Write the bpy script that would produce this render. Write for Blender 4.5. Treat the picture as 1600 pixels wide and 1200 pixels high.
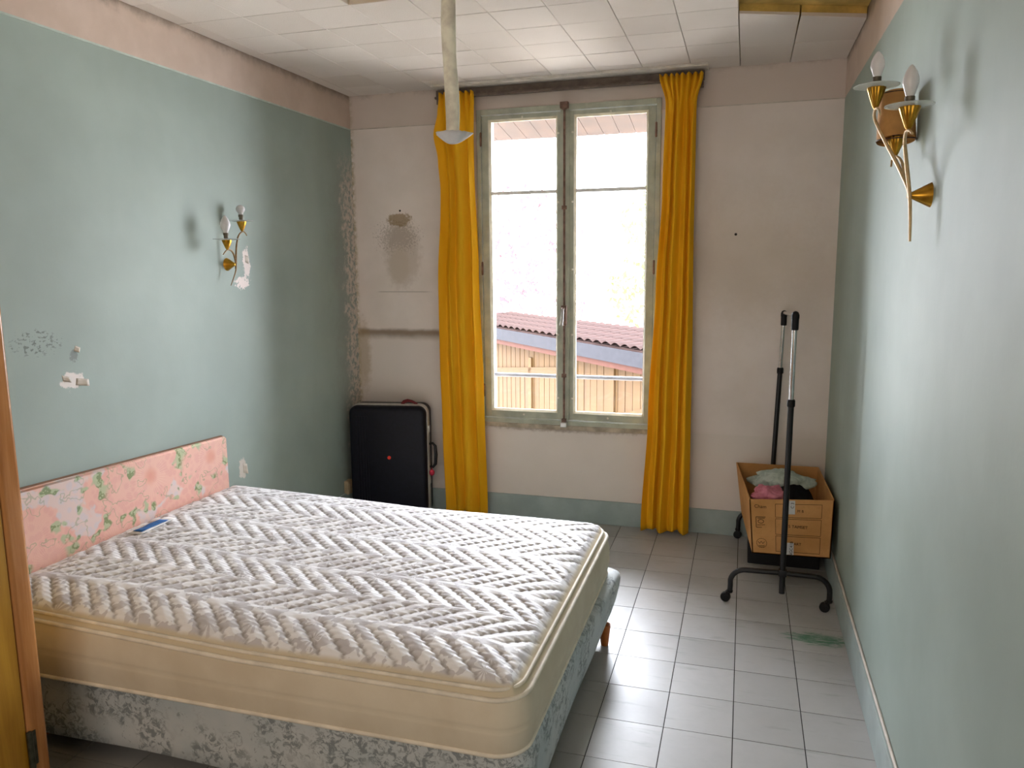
import bpy, bmesh, math, random
import numpy as np
from mathutils import Vector, Matrix, noise as mnoise

for o in list(bpy.data.objects):
    bpy.data.objects.remove(o)
random.seed(7)
SC = bpy.context.scene
COL = SC.collection
PI = math.pi

# ------------------------------------------------------------------ camera, world, light, exposure
W, H = 3.135, 2.862            # room width and height
HB = 2.645                     # height of the cream band's lower edge
cam_data = bpy.data.cameras.new('camera')
cam = bpy.data.objects.new('camera', cam_data)
COL.objects.link(cam)
cam_data.sensor_width = 36.0
cam_data.lens = 27.2525
cam_data.clip_start = 0.05
cam.matrix_world = Matrix(((0.95823163, -0.03497392, 0.28384674, 2.6275),
                           (0.28585744, 0.14771063, -0.94681946, -4.96359),
                           (-0.00881319, 0.98841206, 0.15153856, 1.72063),
                           (0, 0, 0, 1)))
SC.camera = cam

world = bpy.data.worlds.new('overcast_sky')
SC.world = world
world.use_nodes = True
bg = world.node_tree.nodes['Background']
bg.inputs[0].default_value = (0.87, 0.91, 1.0, 1)
# overcast luminance: the zenith three times as bright as the horizon
wt = world.node_tree
w_tc = wt.nodes.new('ShaderNodeTexCoord')
w_sp = wt.nodes.new('ShaderNodeSeparateXYZ')
w_mr = wt.nodes.new('ShaderNodeMapRange')
SKY = 18.0
w_mr.inputs[1].default_value, w_mr.inputs[2].default_value = 0.0, 1.0
w_mr.inputs[3].default_value, w_mr.inputs[4].default_value = SKY / 3, SKY
wt.links.new(w_tc.outputs['Generated'], w_sp.inputs[0])
wt.links.new(w_sp.outputs[2], w_mr.inputs[0])
wt.links.new(w_mr.outputs[0], bg.inputs[1])


def add_area(name, loc, rot, sx, sy, power, color, portal=False):
    l = bpy.data.lights.new(name, 'AREA')
    l.shape = 'RECTANGLE'
    l.size, l.size_y = sx, sy
    l.energy = power
    l.color = color
    if portal:
        l.cycles.is_portal = True
    ob = bpy.data.objects.new(name, l)
    ob.location = loc
    ob.rotation_euler = rot
    COL.objects.link(ob)
    return ob


add_area('window_portal', (1.51, 0.37, 1.69), (-PI / 2, 0, 0), 1.2, 2.1, 1, (1, 1, 1), True)

# added warm fill light behind the camera, no window is built there
add_area('rear_fill_light', (1.7, -5.86, 1.75), (PI / 2, 0, 0), 2.0, 1.5, 7, (1.0, 0.87, 0.76))

vs = SC.view_settings
vs.view_transform = 'Standard'
vs.look = 'None'
vs.exposure = 2.05
vs.gamma = 1.0
vs.use_curve_mapping = False


# ------------------------------------------------------------------ node helper
def lin(c):
    if isinstance(c, str):
        c = c.lstrip('#')
        c = [int(c[i:i + 2], 16) / 255 for i in (0, 2, 4)]
    return tuple((x / 12.92 if x <= 0.04045 else ((x + 0.055) / 1.055) ** 2.4) for x in c) + (1.0,)


class Mat:
    def __init__(s, name, rough=0.6, spec=0.3, metal=0.0):
        s.m = bpy.data.materials.new(name)
        s.m.use_nodes = True
        s.t = s.m.node_tree
        s.b = s.t.nodes['Principled BSDF']
        s.b.inputs['Roughness'].default_value = rough
        s.b.inputs['Specular IOR Level'].default_value = spec
        s.b.inputs['Metallic'].default_value = metal
        s._tc = None
        s._xyz = None

    def node(s, typ, **kw):
        n = s.t.nodes.new(typ)
        for k, v in kw.items():
            setattr(n, k, v)
        return n

    def put(s, sock, v):
        if hasattr(v, 'links') or isinstance(v, bpy.types.NodeSocket):
            s.t.links.new(v, sock)
        else:
            sock.default_value = v

    def obj(s):
        if s._tc is None:
            s._tc = s.node('ShaderNodeTexCoord')
        return s._tc.outputs['Object']

    def xyz(s):
        if s._xyz is None:
            n = s.node('ShaderNodeSeparateXYZ')
            s.t.links.new(s.obj(), n.inputs[0])
            s._xyz = n.outputs
        return s._xyz

    def vec(s, x, y, z):
        n = s.node('ShaderNodeCombineXYZ')
        for i, v in enumerate((x, y, z)):
            s.put(n.inputs[i], v)
        return n.outputs[0]

    def scaled(s, sx, sy, sz):
        n = s.node('ShaderNodeMapping')
        s.t.links.new(s.obj(), n.inputs[0])
        n.inputs['Scale'].default_value = (sx, sy, sz)
        return n.outputs[0]

    def ma(s, op, a, b=0.0, c=None, clamp=False):
        n = s.node('ShaderNodeMath', operation=op)
        n.use_clamp = clamp
        s.put(n.inputs[0], a)
        s.put(n.inputs[1], b)
        if c is not None:
            s.put(n.inputs[2], c)
        return n.outputs[0]

    def noise(s, scale, detail=4, rough=0.55, vec=None, dist=0.0):
        n = s.node('ShaderNodeTexNoise')
        s.t.links.new(vec if vec is not None else s.obj(), n.inputs['Vector'])
        n.inputs['Scale'].default_value = scale
        n.inputs['Detail'].default_value = detail
        n.inputs['Roughness'].default_value = rough
        n.inputs['Distortion'].default_value = dist
        return n.outputs[0]

    def voro(s, scale, vec=None, feature='F1', rnd=1.0):
        n = s.node('ShaderNodeTexVoronoi', feature=feature)
        s.t.links.new(vec if vec is not None else s.obj(), n.inputs['Vector'])
        n.inputs['Scale'].default_value = scale
        n.inputs['Randomness'].default_value = rnd
        return n.outputs

    def step(s, v, lo, hi):          # smooth 0..1
        n = s.node('ShaderNodeMapRange', interpolation_type='SMOOTHSTEP')
        s.put(n.inputs[0], v)
        n.inputs[1].default_value = lo
        n.inputs[2].default_value = hi
        return n.outputs[0]

    def mix(s, f, a, b):
        n = s.node('ShaderNodeMix', data_type='RGBA')
        s.put(n.inputs[0], f)
        s.put(n.inputs[6], a)
        s.put(n.inputs[7], b)
        return n.outputs[2]

    def ell(s, ua, ub, ca, cb, ra, rb, nz=None, amt=0.6, soft=0.25):
        """soft-edged ellipse mask in two coordinates, ragged by a noise"""
        a = s.ma('DIVIDE', s.ma('SUBTRACT', ua, ca), ra)
        b = s.ma('DIVIDE', s.ma('SUBTRACT', ub, cb), rb)
        d = s.ma('SQRT', s.ma('ADD', s.ma('MULTIPLY', a, a), s.ma('MULTIPLY', b, b)))
        if nz is not None:
            d = s.ma('ADD', d, s.ma('MULTIPLY', s.ma('SUBTRACT', nz, 0.5), amt * 4))
        return s.step(d, 1.0 + soft, 1.0 - soft)

    def rand(s):
        return s.node('ShaderNodeObjectInfo').outputs['Random']

    def color(s, v):
        s.put(s.b.inputs['Base Color'], v)
        return s

    def bump(s, h, strength=0.3, dist=0.01):
        n = s.node('ShaderNodeBump')
        n.inputs['Strength'].default_value = strength
        n.inputs['Distance'].default_value = dist
        s.put(n.inputs['Height'], h)
        s.t.links.new(n.outputs[0], s.b.inputs['Normal'])
        return s


def plain(name, c, rough=0.5, spec=0.3, metal=0.0, var=0.12, scale=14, bump=0.0):
    m = Mat(name, rough, spec, metal)
    c = lin(c)
    d = tuple(x * (1 - var) for x in c[:3]) + (1,)
    e = tuple(min(1, x * (1 + var)) for x in c[:3]) + (1,)
    nz = m.noise(scale, 5)
    m.color(m.mix(m.step(nz, 0.3, 0.7), d, e))
    if bump:
        m.bump(m.noise(scale * 12, 3), bump, 0.003)
    return m.m


# ------------------------------------------------------------------ mesh helper
class MB:
    def __init__(s):
        s.v = []
        s.f = []

    def add(s, vs, fs):
        n = len(s.v)
        s.v += [tuple(map(float, v)) for v in vs]
        s.f += [tuple(i + n for i in f) for f in fs]
        return s

    def hexa(s, p):      # 8 points: bottom 4 ccw, top 4 ccw
        return s.add(p, [(3, 2, 1, 0), (4, 5, 6, 7), (0, 1, 5, 4), (1, 2, 6, 5), (2, 3, 7, 6), (3, 0, 4, 7)])

    def box(s, x0, y0, z0, x1, y1, z1):
        return s.hexa([(x0, y0, z0), (x1, y0, z0), (x1, y1, z0), (x0, y1, z0),
                       (x0, y0, z1), (x1, y0, z1), (x1, y1, z1), (x0, y1, z1)])

    def cbox(s, x0, y0, z0, x1, y1, z1, c):      # box with all edges chamfered
        bm = bmesh.new()
        bmesh.ops.create_cube(bm, size=1)
        for v in bm.verts:
            v.co = Vector(((x0 + x1) / 2 + v.co.x * (x1 - x0), (y0 + y1) / 2 + v.co.y * (y1 - y0),
                           (z0 + z1) / 2 + v.co.z * (z1 - z0)))
        bmesh.ops.bevel(bm, geom=bm.edges[:], offset=c, segments=2, affect='EDGES', profile=0.6)
        return s.frombm(bm)

    def frombm(s, bm):
        bm.verts.index_update()
        s.add([v.co for v in bm.verts], [[v.index for v in f.verts] for f in bm.faces])
        bm.free()
        return s

    def tube(s, pts, r, n=10, caps=True):
        P = [Vector(p) for p in pts]
        R = r if isinstance(r, (list, tuple)) else [r] * len(P)
        T = []
        for i in range(len(P)):
            a = P[max(0, i - 1)]
            b = P[min(len(P) - 1, i + 1)]
            T.append((b - a).normalized())
        up = Vector((0, 0, 1)) if abs(T[0].z) < 0.9 else Vector((1, 0, 0))
        nrm = (up - T[0] * up.dot(T[0])).normalized()
        base = len(s.v)
        vs = []
        for i, p in enumerate(P):
            if i:
                nrm = (nrm - T[i] * nrm.dot(T[i])).normalized()
            bi = T[i].cross(nrm)
            for k in range(n):
                a = 2 * PI * k / n
                vs.append(p + (nrm * math.cos(a) + bi * math.sin(a)) * R[i])
        fs = []
        for i in range(len(P) - 1):
            for k in range(n):
                k2 = (k + 1) % n
                fs.append((i * n + k, i * n + k2, (i + 1) * n + k2, (i + 1) * n + k))
        if caps:
            fs.append(tuple(range(n - 1, -1, -1)))
            fs.append(tuple((len(P) - 1) * n + k for k in range(n)))
        return s.add(vs, fs)

    def lathe(s, prof, origin=(0, 0, 0), axis=(0, 0, 1), n=20, flute=0.0, nf=12, cap=True):
        """prof: (radius, height) pairs along axis"""
        ax = Vector(axis).normalized()
        o = Vector(origin)
        u = ax.orthogonal().normalized()
        w = ax.cross(u)
        vs = []
        for r, h in prof:
            for k in range(n):
                a = 2 * PI * k / n
                rr = r * (1 + flute * math.cos(nf * a))
                vs.append(o + ax * h + (u * math.cos(a) + w * math.sin(a)) * rr)
        fs = []
        for i in range(len(prof) - 1):
            for k in range(n):
                k2 = (k + 1) % n
                fs.append((i * n + k, i * n + k2, (i + 1) * n + k2, (i + 1) * n + k))
        if cap:
            fs.append(tuple(range(n - 1, -1, -1)))
            fs.append(tuple((len(prof) - 1) * n + k for k in range(n)))
        return s.add(vs, fs)

    def grid(s, nu, nv, fn, flip=False):
        vs = [fn(i / (nu - 1), j / (nv - 1)) for j in range(nv) for i in range(nu)]
        fs = []
        for j in range(nv - 1):
            for i in range(nu - 1):
                a = j * nu + i
                q = (a, a + 1, a + nu + 1, a + nu)
                fs.append(q[::-1] if flip else q)
        return s.add(vs, fs)

    def xf(s, M):
        s.v = [tuple(M @ Vector(v)) for v in s.v]
        return s

    def mesh(s, name, mat, smooth=None):
        me = bpy.data.meshes.new(name)
        me.from_pydata(s.v, [], s.f)
        if mat:
            me.materials.append(mat)
        bm = bmesh.new()
        bm.from_mesh(me)
        bmesh.ops.recalc_face_normals(bm, faces=bm.faces[:])
        bm.to_mesh(me)
        bm.free()
        if smooth is not None:
            me.polygons.foreach_set('use_smooth', [True] * len(me.polygons))
            if smooth < 180:
                me.set_sharp_from_angle(angle=math.radians(smooth))
        me.update()
        return me

    def build(s, name, mat, parent=None, smooth=None, label=None):
        return link(name, s.mesh(name, mat, smooth), parent, label)


def link(name, me, parent=None, label=None):
    o = bpy.data.objects.new(name, me)
    COL.objects.link(o)
    if parent:
        o.parent = parent
        o.matrix_parent_inverse = Matrix.Translation(-parent_loc(parent))
    if label:
        o['label'] = label
    return o


def parent_loc(p):
    v = Vector(p.location)
    while p.parent:
        p = p.parent
        v += p.location if not p.matrix_parent_inverse else Vector((0, 0, 0))
    return Vector(v)


def tag(o, label=None, cat=None, group=None, kind=None):
    for k, v in (('label', label), ('category', cat), ('group', group), ('kind', kind)):
        if v:
            o[k] = v
    return o


def thing(name, label, cat, loc=(0, 0, 0), group=None, kind=None):
    o = bpy.data.objects.new(name, None)
    o.empty_display_size = 0.05
    o.location = loc
    COL.objects.link(o)
    return tag(o, label, cat, group, kind)


def sub(name, mb, mat, parent, smooth=None, label=None):
    """part whose vertices are given in world coordinates, parented to an unrotated thing or part"""
    me = mb.mesh(name, mat, smooth)
    o = bpy.data.objects.new(name, me)
    COL.objects.link(o)
    o.parent = parent
    off = Vector(parent.location)
    q = parent.parent
    while q:
        off += Vector(q.location)
        q = q.parent
    o.matrix_parent_inverse = Matrix.Identity(4)
    o.location = -off
    if label:
        o['label'] = label
    return o


def text_mesh(txt, size):
    cu = bpy.data.curves.new('txt', 'FONT')
    cu.body = txt
    cu.size = size
    cu.extrude = 0.0004
    cu.align_x = 'CENTER'
    cu.align_y = 'CENTER'
    ob = bpy.data.objects.new('txt', cu)
    COL.objects.link(ob)
    dg = bpy.context.evaluated_depsgraph_get()
    me = ob.evaluated_get(dg).to_mesh()
    r = ([tuple(v.co) for v in me.vertices], [tuple(p.vertices) for p in me.polygons])
    ob.evaluated_get(dg).to_mesh_clear()
    bpy.data.objects.remove(ob)
    bpy.data.curves.remove(cu)
    return r


def sstep(a, b, x):
    t = min(1, max(0, (x - a) / (b - a)))
    return t * t * (3 - 2 * t)


# ------------------------------------------------------------------ materials of the room
MINT = lin('#a2b1a9')
MINT_D = lin('#94a299')
BAND = lin('#d3bfb0')
PLASTER = lin('#d2c6ba')
GREYP = lin('#8f9088')
DIRT = lin('#6c5f4f')


def mint_wall(name, side):
    m = Mat(name, 0.55, 0.35)
    x, y, z = m.xyz()
    big = m.noise(1.3, 4)
    fine = m.noise(9, 5, vec=m.scaled(1, 1, 0.35))
    c = m.mix(m.step(big, 0.3, 0.7), MINT, MINT_D)
    c = m.mix(m.ma('MULTIPLY', m.step(fine, 0.45, 0.8), 0.25), c, lin('#93a39a'))
    rag = m.noise(28, 5, 0.65)
    rag2 = m.noise(70, 4, 0.6)
    if side == 'left':
        # paint peeling off along the corner with the window wall
        depth = m.ma('ADD', y, m.ma('MULTIPLY', m.ma('SUBTRACT', m.noise(9, 5, 0.7), 0.5), 0.42))
        low = m.step(z, 2.55, 2.2)
        peel = m.ma('MULTIPLY', m.step(depth, -0.20, -0.09), low)
        grey = m.ma('MULTIPLY', m.step(depth, -0.38, -0.18), low)
        c = m.mix(m.ma('MULTIPLY', grey, 0.55), c, GREYP)
        c = m.mix(m.ma('MULTIPLY', peel, m.step(rag, 0.42, 0.55)), c, PLASTER)
        # separate flaked patches
        sp = m.ma('MULTIPLY', m.ell(y, z, -2.62, 1.437, 0.11, 0.045, rag, 0.5, 0.3), m.step(m.noise(62, 3, 0.6, vec=m.scaled(1, 0.8, 1.5)), 0.545, 0.575))
        c = m.mix(sp, c, lin('#6c766e'))
        for (cy, cz, ry, rz, nn, am, col) in (
                (-2.47, 1.27, 0.052, 0.038, rag, 0.55, lin('#e4dcd4')),
                (-2.45, 1.37, 0.022, 0.022, rag, 0.7, lin('#7c857e')),
                (-1.255, 1.745, 0.030, 0.075, rag, 0.55, lin('#eee2dc')),
                (-1.30, 1.64, 0.055, 0.030, rag2, 0.8, lin('#eee2dc')),
                (-1.40, 0.62, 0.028, 0.060, rag, 0.5, lin('#cfc8bd'))):
            c = m.mix(m.ell(y, z, cy, cz, ry, rz, nn, am, 0.12), c, col)
    else:
        seam = m.ell(y, z, -0.62, 1.4, 0.006, 1.6, None, 0, 0.5)
        c = m.mix(m.ma('MULTIPLY', seam, 0.5), c, lin('#8fa096'))
        corner_shade = m.ma('MULTIPLY', m.step(y, -0.55, -0.15), m.step(m.noise(3, 4), 0.3, 0.7))  # greenish shade towards the window corner, painted into the wall colour
        c = m.mix(m.ma('MULTIPLY', corner_shade, 0.4), c, lin('#a3ab93'))
    # painted cream band below the ceiling with grime in the angle
    band = m.step(m.ma('ADD', z, m.ma('MULTIPLY', m.ma('SUBTRACT', m.noise(14, 3), 0.5), 0.012)), HB - 0.004, HB + 0.004)
    bc = m.mix(m.step(m.noise(5, 5), 0.35, 0.7), BAND, lin('#c9b4a4'))
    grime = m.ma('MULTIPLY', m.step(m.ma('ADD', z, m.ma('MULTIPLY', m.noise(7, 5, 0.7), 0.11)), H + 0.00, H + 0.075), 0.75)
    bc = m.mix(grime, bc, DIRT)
    c = m.mix(band, c, bc)
    m.color(c)
    m.bump(m.ma('ADD', m.ma('MULTIPLY', m.noise(60, 4), 0.25), m.noise(6, 3)), 0.12, 0.01)
    return m.m


def back_wall():
    m = Mat('window_wall_plaster', 0.75, 0.2)
    x, y, z = m.xyz()
    rag = m.noise(30, 5, 0.65)
    rag2 = m.noise(80, 4, 0.6)
    c = m.mix(m.step(m.noise(2.2, 5), 0.3, 0.7), lin('#efe5de'), lin('#e3d8cf'))
    # lower part of the left field repainted whiter, below the old shelf
    low = m.ma('MULTIPLY', m.step(z, 1.262, 1.245), m.step(x, 0.92, 0.90))
    c = m.mix(m.ma('MULTIPLY', low, 0.7), c, lin('#e2d9d2'))
    under = m.ma('MULTIPLY', m.step(z, 0.66, 0.645), 0.6)
    c = m.mix(under, c, lin('#e3dad0'))
    # mark of a removed shelf: grime line
    zz = m.ma('ADD', z, m.ma('MULTIPLY', m.ma('SUBTRACT', m.noise(11, 4), 0.5), 0.03))
    line = m.ma('MULTIPLY', m.step(zz, 1.20, 1.262), m.step(zz, 1.300, 1.268))
    line = m.ma('MULTIPLY', line, m.step(x, 0.95, 0.90))
    c = m.mix(m.ma('MULTIPLY', line, 0.8), c, lin('#7d664c'))
    drip = m.ma('MULTIPLY', m.ell(x, z, 0.04, 1.10, 0.05, 0.22, rag, 0.4, 0.5), 0.5)
    c = m.mix(drip, c, lin('#a08a60'))
    # mould and lost paint where something hung
    c = m.mix(m.ma('MULTIPLY', m.ell(x, z, 0.36, 1.80, 0.13, 0.22, rag, 0.25, 0.3), 0.4), c, lin('#b3a391'))
    c = m.mix(m.ma('MULTIPLY', m.ell(x, z, 0.345, 2.035, 0.085, 0.045, rag, 0.45, 0.15), 0.75), c, lin('#9c8358'))
    c = m.mix(m.ma('MULTIPLY', m.ell(x, z, 0.33, 1.92, 0.12, 0.09, rag2, 1.3, 0.12), 0.3), c, lin('#75634d'))
    c = m.mix(m.ma('MULTIPLY', m.ell(x, z, 0.335, 1.72, 0.075, 0.12, rag, 0.12, 0.3), 0.8), c, lin('#cfc1b2'))
    c = m.mix(m.ell(x, z, 0.352, 2.094, 0.007, 0.007, None, 0, 0.2), c, lin('#2a241e'))
    fr = m.ma('MULTIPLY', m.step(m.ma('ABSOLUTE', m.ma('SUBTRACT', z, 1.545)), 0.006, 0.002),
              m.ma('MULTIPLY', m.step(x, 0.15, 0.2), m.step(x, 0.6, 0.5)))
    c = m.mix(m.ma('MULTIPLY', fr, 0.35), c, lin('#7f7062'))
    # dirt under the window and ochre stain by the right curtain
    c = m.mix(m.ma('MULTIPLY', m.ell(x, z, 1.5, 0.645, 0.6, 0.03, rag, 0.4, 0.4), 0.55), c, lin('#8f7a62'))
    c = m.mix(m.ma('MULTIPLY', m.ell(x, z, 2.6, 1.75, 0.45, 0.35, rag, 0.2, 0.7), 0.25), c, lin('#b99f74'))
    c = m.mix(m.ell(x, z, 2.562, 1.893, 0.008, 0.008, None, 0, 0.3), c, lin('#2a241e'))
    c = m.mix(m.ma('MULTIPLY', m.step(x, 0.035, 0.0), m.step(rag, 0.35, 0.6)), c, lin('#b3a588'))
    band = m.step(z, HB - 0.003, HB + 0.003)
    c = m.mix(m.ma('MULTIPLY', band, 0.6), c, lin('#cfbfb2'))
    grime = m.ma('MULTIPLY', m.step(m.ma('ADD', z, m.ma('MULTIPLY', m.noise(6, 5, 0.7), 0.16)), H + 0.05, H + 0.13), 0.5)
    c = m.mix(grime, c, DIRT)
    m.color(c)
    m.bump(m.ma('ADD', m.ma('MULTIPLY', m.noise(70, 4), 0.35), m.noise(7, 4)), 0.18, 0.01)
    return m.m


def floor_tile_mat():
    m = Mat('grey_vinyl_tile', 0.3, 0.45)
    geo = m.node('ShaderNodeNewGeometry').outputs['Position']
    r = m.rand()
    n1 = m.noise(3.2, 6, 0.65, vec=geo)
    mp = m.node('ShaderNodeMapping')
    m.t.links.new(geo, mp.inputs[0])
    mp.inputs['Scale'].default_value = (4, 26, 4)
    mp.inputs['Rotation'].default_value = (0, 0, 0.12)
    n2 = m.noise(1.0, 5, 0.6, vec=mp.outputs[0])
    c = m.mix(r, lin('#a7a6a3'), lin('#b7b6b4'))
    c = m.mix(m.ma('MULTIPLY', m.step(n1, 0.35, 0.75), 0.35), c, lin('#918f89'))
    c = m.mix(m.ma('MULTIPLY', m.step(n2, 0.58, 0.72), 0.4), c, lin('#7c8076'))
    s = m.node('ShaderNodeSeparateXYZ')
    m.t.links.new(geo, s.inputs[0])
    X, Y = s.outputs[0], s.outputs[1]
    rg = m.noise(16, 5, 0.65, vec=mp.outputs[0])
    rg2 = m.noise(1.6, 5, 0.7, vec=mp.outputs[0], dist=1.5)
    g = m.ell(X, Y, 3.01, -1.345, 0.125, 0.055, rg2, 0.75, 0.3)
    g = m.ma('MULTIPLY', g, m.step(m.noise(2.6, 4, 0.7, vec=mp.outputs[0], dist=2.0), 0.30, 0.52))
    c = m.mix(m.ma('MULTIPLY', g, 0.9), c, lin('#2c7a56'))
    m.color(c)
    rr = m.ma('ADD', 0.26, m.ma('MULTIPLY', n1, 0.22))
    m.put(m.b.inputs['Roughness'], rr)
    m.bump(m.noise(9, 4, vec=geo), 0.05, 0.01)
    return m.m


def ceil_tile_mat():
    m = Mat('white_ceiling_tile', 0.85, 0.15)
    geo = m.node('ShaderNodeNewGeometry').outputs['Position']
    c = m.mix(m.rand(), lin('#e9e0d8'), lin('#ded4cb'))
    n1 = m.noise(1.6, 5, vec=geo)
    c = m.mix(m.ma('MULTIPLY', m.step(n1, 0.4, 0.75), 0.25), c, lin('#cbbfae'))
    m.color(c)
    m.bump(m.noise(170, 3, vec=geo), 0.3, 0.004)
    return m.m


M_LEFT = mint_wall('mint_paint_peeling', 'left')
M_RIGHT = mint_wall('mint_paint', 'right')
M_BACK = back_wall()
M_FT = floor_tile_mat()
M_CT = ceil_tile_mat()
M_GROUT = plain('dark_joint', '#2b2924', 0.8)
M_OLDC = plain('yellowed_old_ceiling', '#d6b668', 0.7, var=0.3, scale=6)
M_BASE = plain('grey_green_baseboard_paint', '#a5b3b0', 0.45, var=0.1, scale=6)
M_BEAD = plain('cream_bead', '#c9c0b4', 0.5)
M_FRAME = plain('grey_green_window_paint', '#b3b6a4', 0.5, var=0.15, scale=9, bump=0.1)
M_PUTTY = plain('cream_putty', '#d8cfb4', 0.55)
M_WHITE = plain('white_paint', '#f0efec', 0.45)

# ------------------------------------------------------------------ room shell
YN = -5.9     # near wall, behind the camera


def structure(o):
    o['kind'] = 'structure'
    return o


structure(MB().box(-0.12, YN - 0.1, -0.12, 0, 0.0, H + 0.15).build('wall_left', M_LEFT))
structure(MB().box(W, YN - 0.1, -0.12, W + 0.12, 0.0, H + 0.15).build('wall_right', M_RIGHT))
structure(MB().box(-0.12, YN - 0.1, -0.12, W + 0.12, YN, H + 0.15).build('wall_near', plain('brown_panelled_wall', '#6d5138', .6)))
WX0, WX1, WZ0, WZ1 = 0.915, 2.105, 0.662, 2.715
mb = MB()
T = 0.36
mb.box(-0.12, 0, -0.12, WX0, T, H + 0.15).box(WX1, 0, -0.12, W + 0.12, T, H + 0.15)
mb.box(WX0, 0, -0.12, WX1, T, WZ0).box(WX0, 0, WZ1, WX1, T, H + 0.15)
structure(mb.build('wall_window', M_BACK))

floor = structure(MB().box(-0.12, YN, -0.12, W + 0.12, 0.0, -0.004).build('floor', M_GROUT))
FX, FY, FS = 2.1407, -1.484, 0.25
tile_cache = {}


def tile_mesh(w, d, t, mat, name, ch):
    k = (round(w, 3), round(d, 3), name)
    if k not in tile_cache:
        if ch:
            b = MB().cbox(0, 0, 0, w, d, t, ch)
        else:
            b = MB().box(0, 0, 0, w, d, t)
        tile_cache[k] = b.mesh(name, mat)
    return tile_cache[k]


for c in range(-9, 5):
    x0 = max(0.0, FX + c * FS)
    x1 = min(W, FX + (c + 1) * FS)
    if x1 - x0 < 0.01:
        continue
    for r in range(-6, 15):
        y1 = min(0.0, FY - r * FS)
        y0 = max(YN, FY - (r + 1) * FS)
        if y1 - y0 < 0.01 or y0 < -4.6:
            continue
        g = 0.0018
        o = link('floor_tile', tile_mesh(x1 - x0 - 2 * g, y1 - y0 - 2 * g, 0.004, M_FT, 'floor_tile', 0), None)
        o.parent = floor
        o.location = (x0 + g, y0 + g, -0.0042 + random.uniform(0, 0.0003))
        o.rotation_euler = (random.uniform(-1, 1) * 0.0010, random.uniform(-1, 1) * 0.0010, 0)
MB_f = MB().box(0, YN, -0.004, W, -4.48, -0.0005)
sub('floor_covering', MB_f, M_FT, floor)

ceil = structure(MB().box(-0.12, YN, H + 0.045, W + 0.12, 0.0, H + 0.15).build('ceiling', M_OLDC))
CX, CY, CSX, CSY = 0.6315, -1.393, 0.2748, 0.2869
for c in range(-3, 8):
    x0 = max(0.0, CX + (c) * CSX)
    x1 = CX + (c + 1) * CSX
    if x1 <= 0.01 or c >= 7:
        continue
    for r in range(-8, 5):
        y0 = CY + r * CSY
        y1 = CY + (r + 1) * CSY
        if r == 4:
            y1 = 0.0
        if (c, r) == (1, -2):
            continue                          # a tile is missing here
        g = 0.0012
        o = link('ceiling_tile', tile_mesh(x1 - x0 - 2 * g, y1 - y0 - 2 * g, 0.044, M_CT, 'ceiling_tile', 0.0035), None)
        o.parent = ceil
        o.location = (x0 + g, y0 + g, H + random.uniform(0, 0.0015))
        o.rotation_euler = (random.uniform(-1, 1) * 0.003, random.uniform(-1, 1) * 0.003, 0)
# the two columns along the right wall: uneven, sagging remains of larger tiles, hole beyond them


def poly_tile(pts, zb=0.0, t=0.012):
    n = len(pts)
    b = MB()
    b.v = [(p[0], p[1], H + zb + (p[2] if len(p) > 2 else 0)) for p in pts] + [(p[0], p[1], H + zb + t) for p in pts]
    b.f = [tuple(range(n - 1, -1, -1)), tuple(range(n, 2 * n))] + [(i, (i + 1) % n, n + (i + 1) % n, n + i) for i in range(n)]
    return b


x7, x8, xr = 2.5555, 2.830, W
e7, e8, er = -1.014, -0.905, -0.785
for pts in ([(x7 + .002, e7), (x8 - .004, e8), (x8 - .002, -0.42, -0.004), (x7 + .002, -0.42)],
            [(x8 + .004, e8 + .004, -0.003), (xr - .004, er, -0.006), (xr - .002, -0.40, -0.004), (x8 + .002, -0.42)],
            [(x7 + .002, -0.417), (x8 - .002, -0.417, -0.003), (x8 - .002, -0.001), (x7 + .002, -0.001)],
            [(x8 + .002, -0.417, -0.003), (xr - .002, -0.397), (xr - .002, -0.001), (x8 + .002, -0.001)]):
    sub('ceiling_tile', poly_tile(pts), M_CT, ceil)
    sub('lath', poly_tile([p[:2] for p in pts], 0.0125, 0.032), M_OLDC, ceil)
for r in range(-8, -1):
    for a, b_ in ((x7, x8), (x8, xr)):
        y0 = CY + r * CSY - 0.12
        sub('ceiling_tile', MB().cbox(a + .002, y0 + .002, H, b_ - .002, y0 + CSY - .002, H + 0.044, 0.003), M_CT, ceil)
sub('ceiling_lining', MB().box(0, YN, H, W, CY - 8 * CSY - 0.13, H + 0.044), M_CT, ceil)

# skirtings, paint-edge ridges, cornice strip over the curtain rail
structure(MB().cbox(0.0, -0.018, 0, W, 0.0, 0.16, 0.003).build('baseboard_window', M_BASE))
structure(MB().cbox(W - 0.016, YN, 0, W, -0.018, 0.158, 0.003).build('baseboard_right', M_BASE))
structure(MB().cbox(0, YN, 0, 0.016, -0.018, 0.158, 0.003).build('baseboard_left', M_BASE))
structure(MB().tube([(W - 0.006, YN, 0.166), (W - 0.006, -0.02, 0.166)], 0.006, 8).build('trim_1', M_BEAD, smooth=60))
structure(MB().box(0, YN, HB - 0.004, 0.004, 0, HB + 0.004).build('trim_2', plain('mint_edge', '#bccabf', .5)))
structure(MB().box(0.004, -0.003, HB - 0.003, WX0 - 0.25, 0, HB + 0.003).build('trim_3', M_BEAD))
structure(MB().box(WX1 + 0.23, -0.003, HB - 0.003, W, 0, HB + 0.003).build('trim_4', M_BEAD))
mb = MB().cbox(0.66, -0.145, H - 0.012, 2.38, -0.002, H, 0.003)
mb.cbox(0.66, -0.158, H - 0.005, 2.38, -0.145, H, 0.002)
structure(mb.build('trim_5', plain('cornice_white', '#ded6cc', 0.6)))

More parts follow.
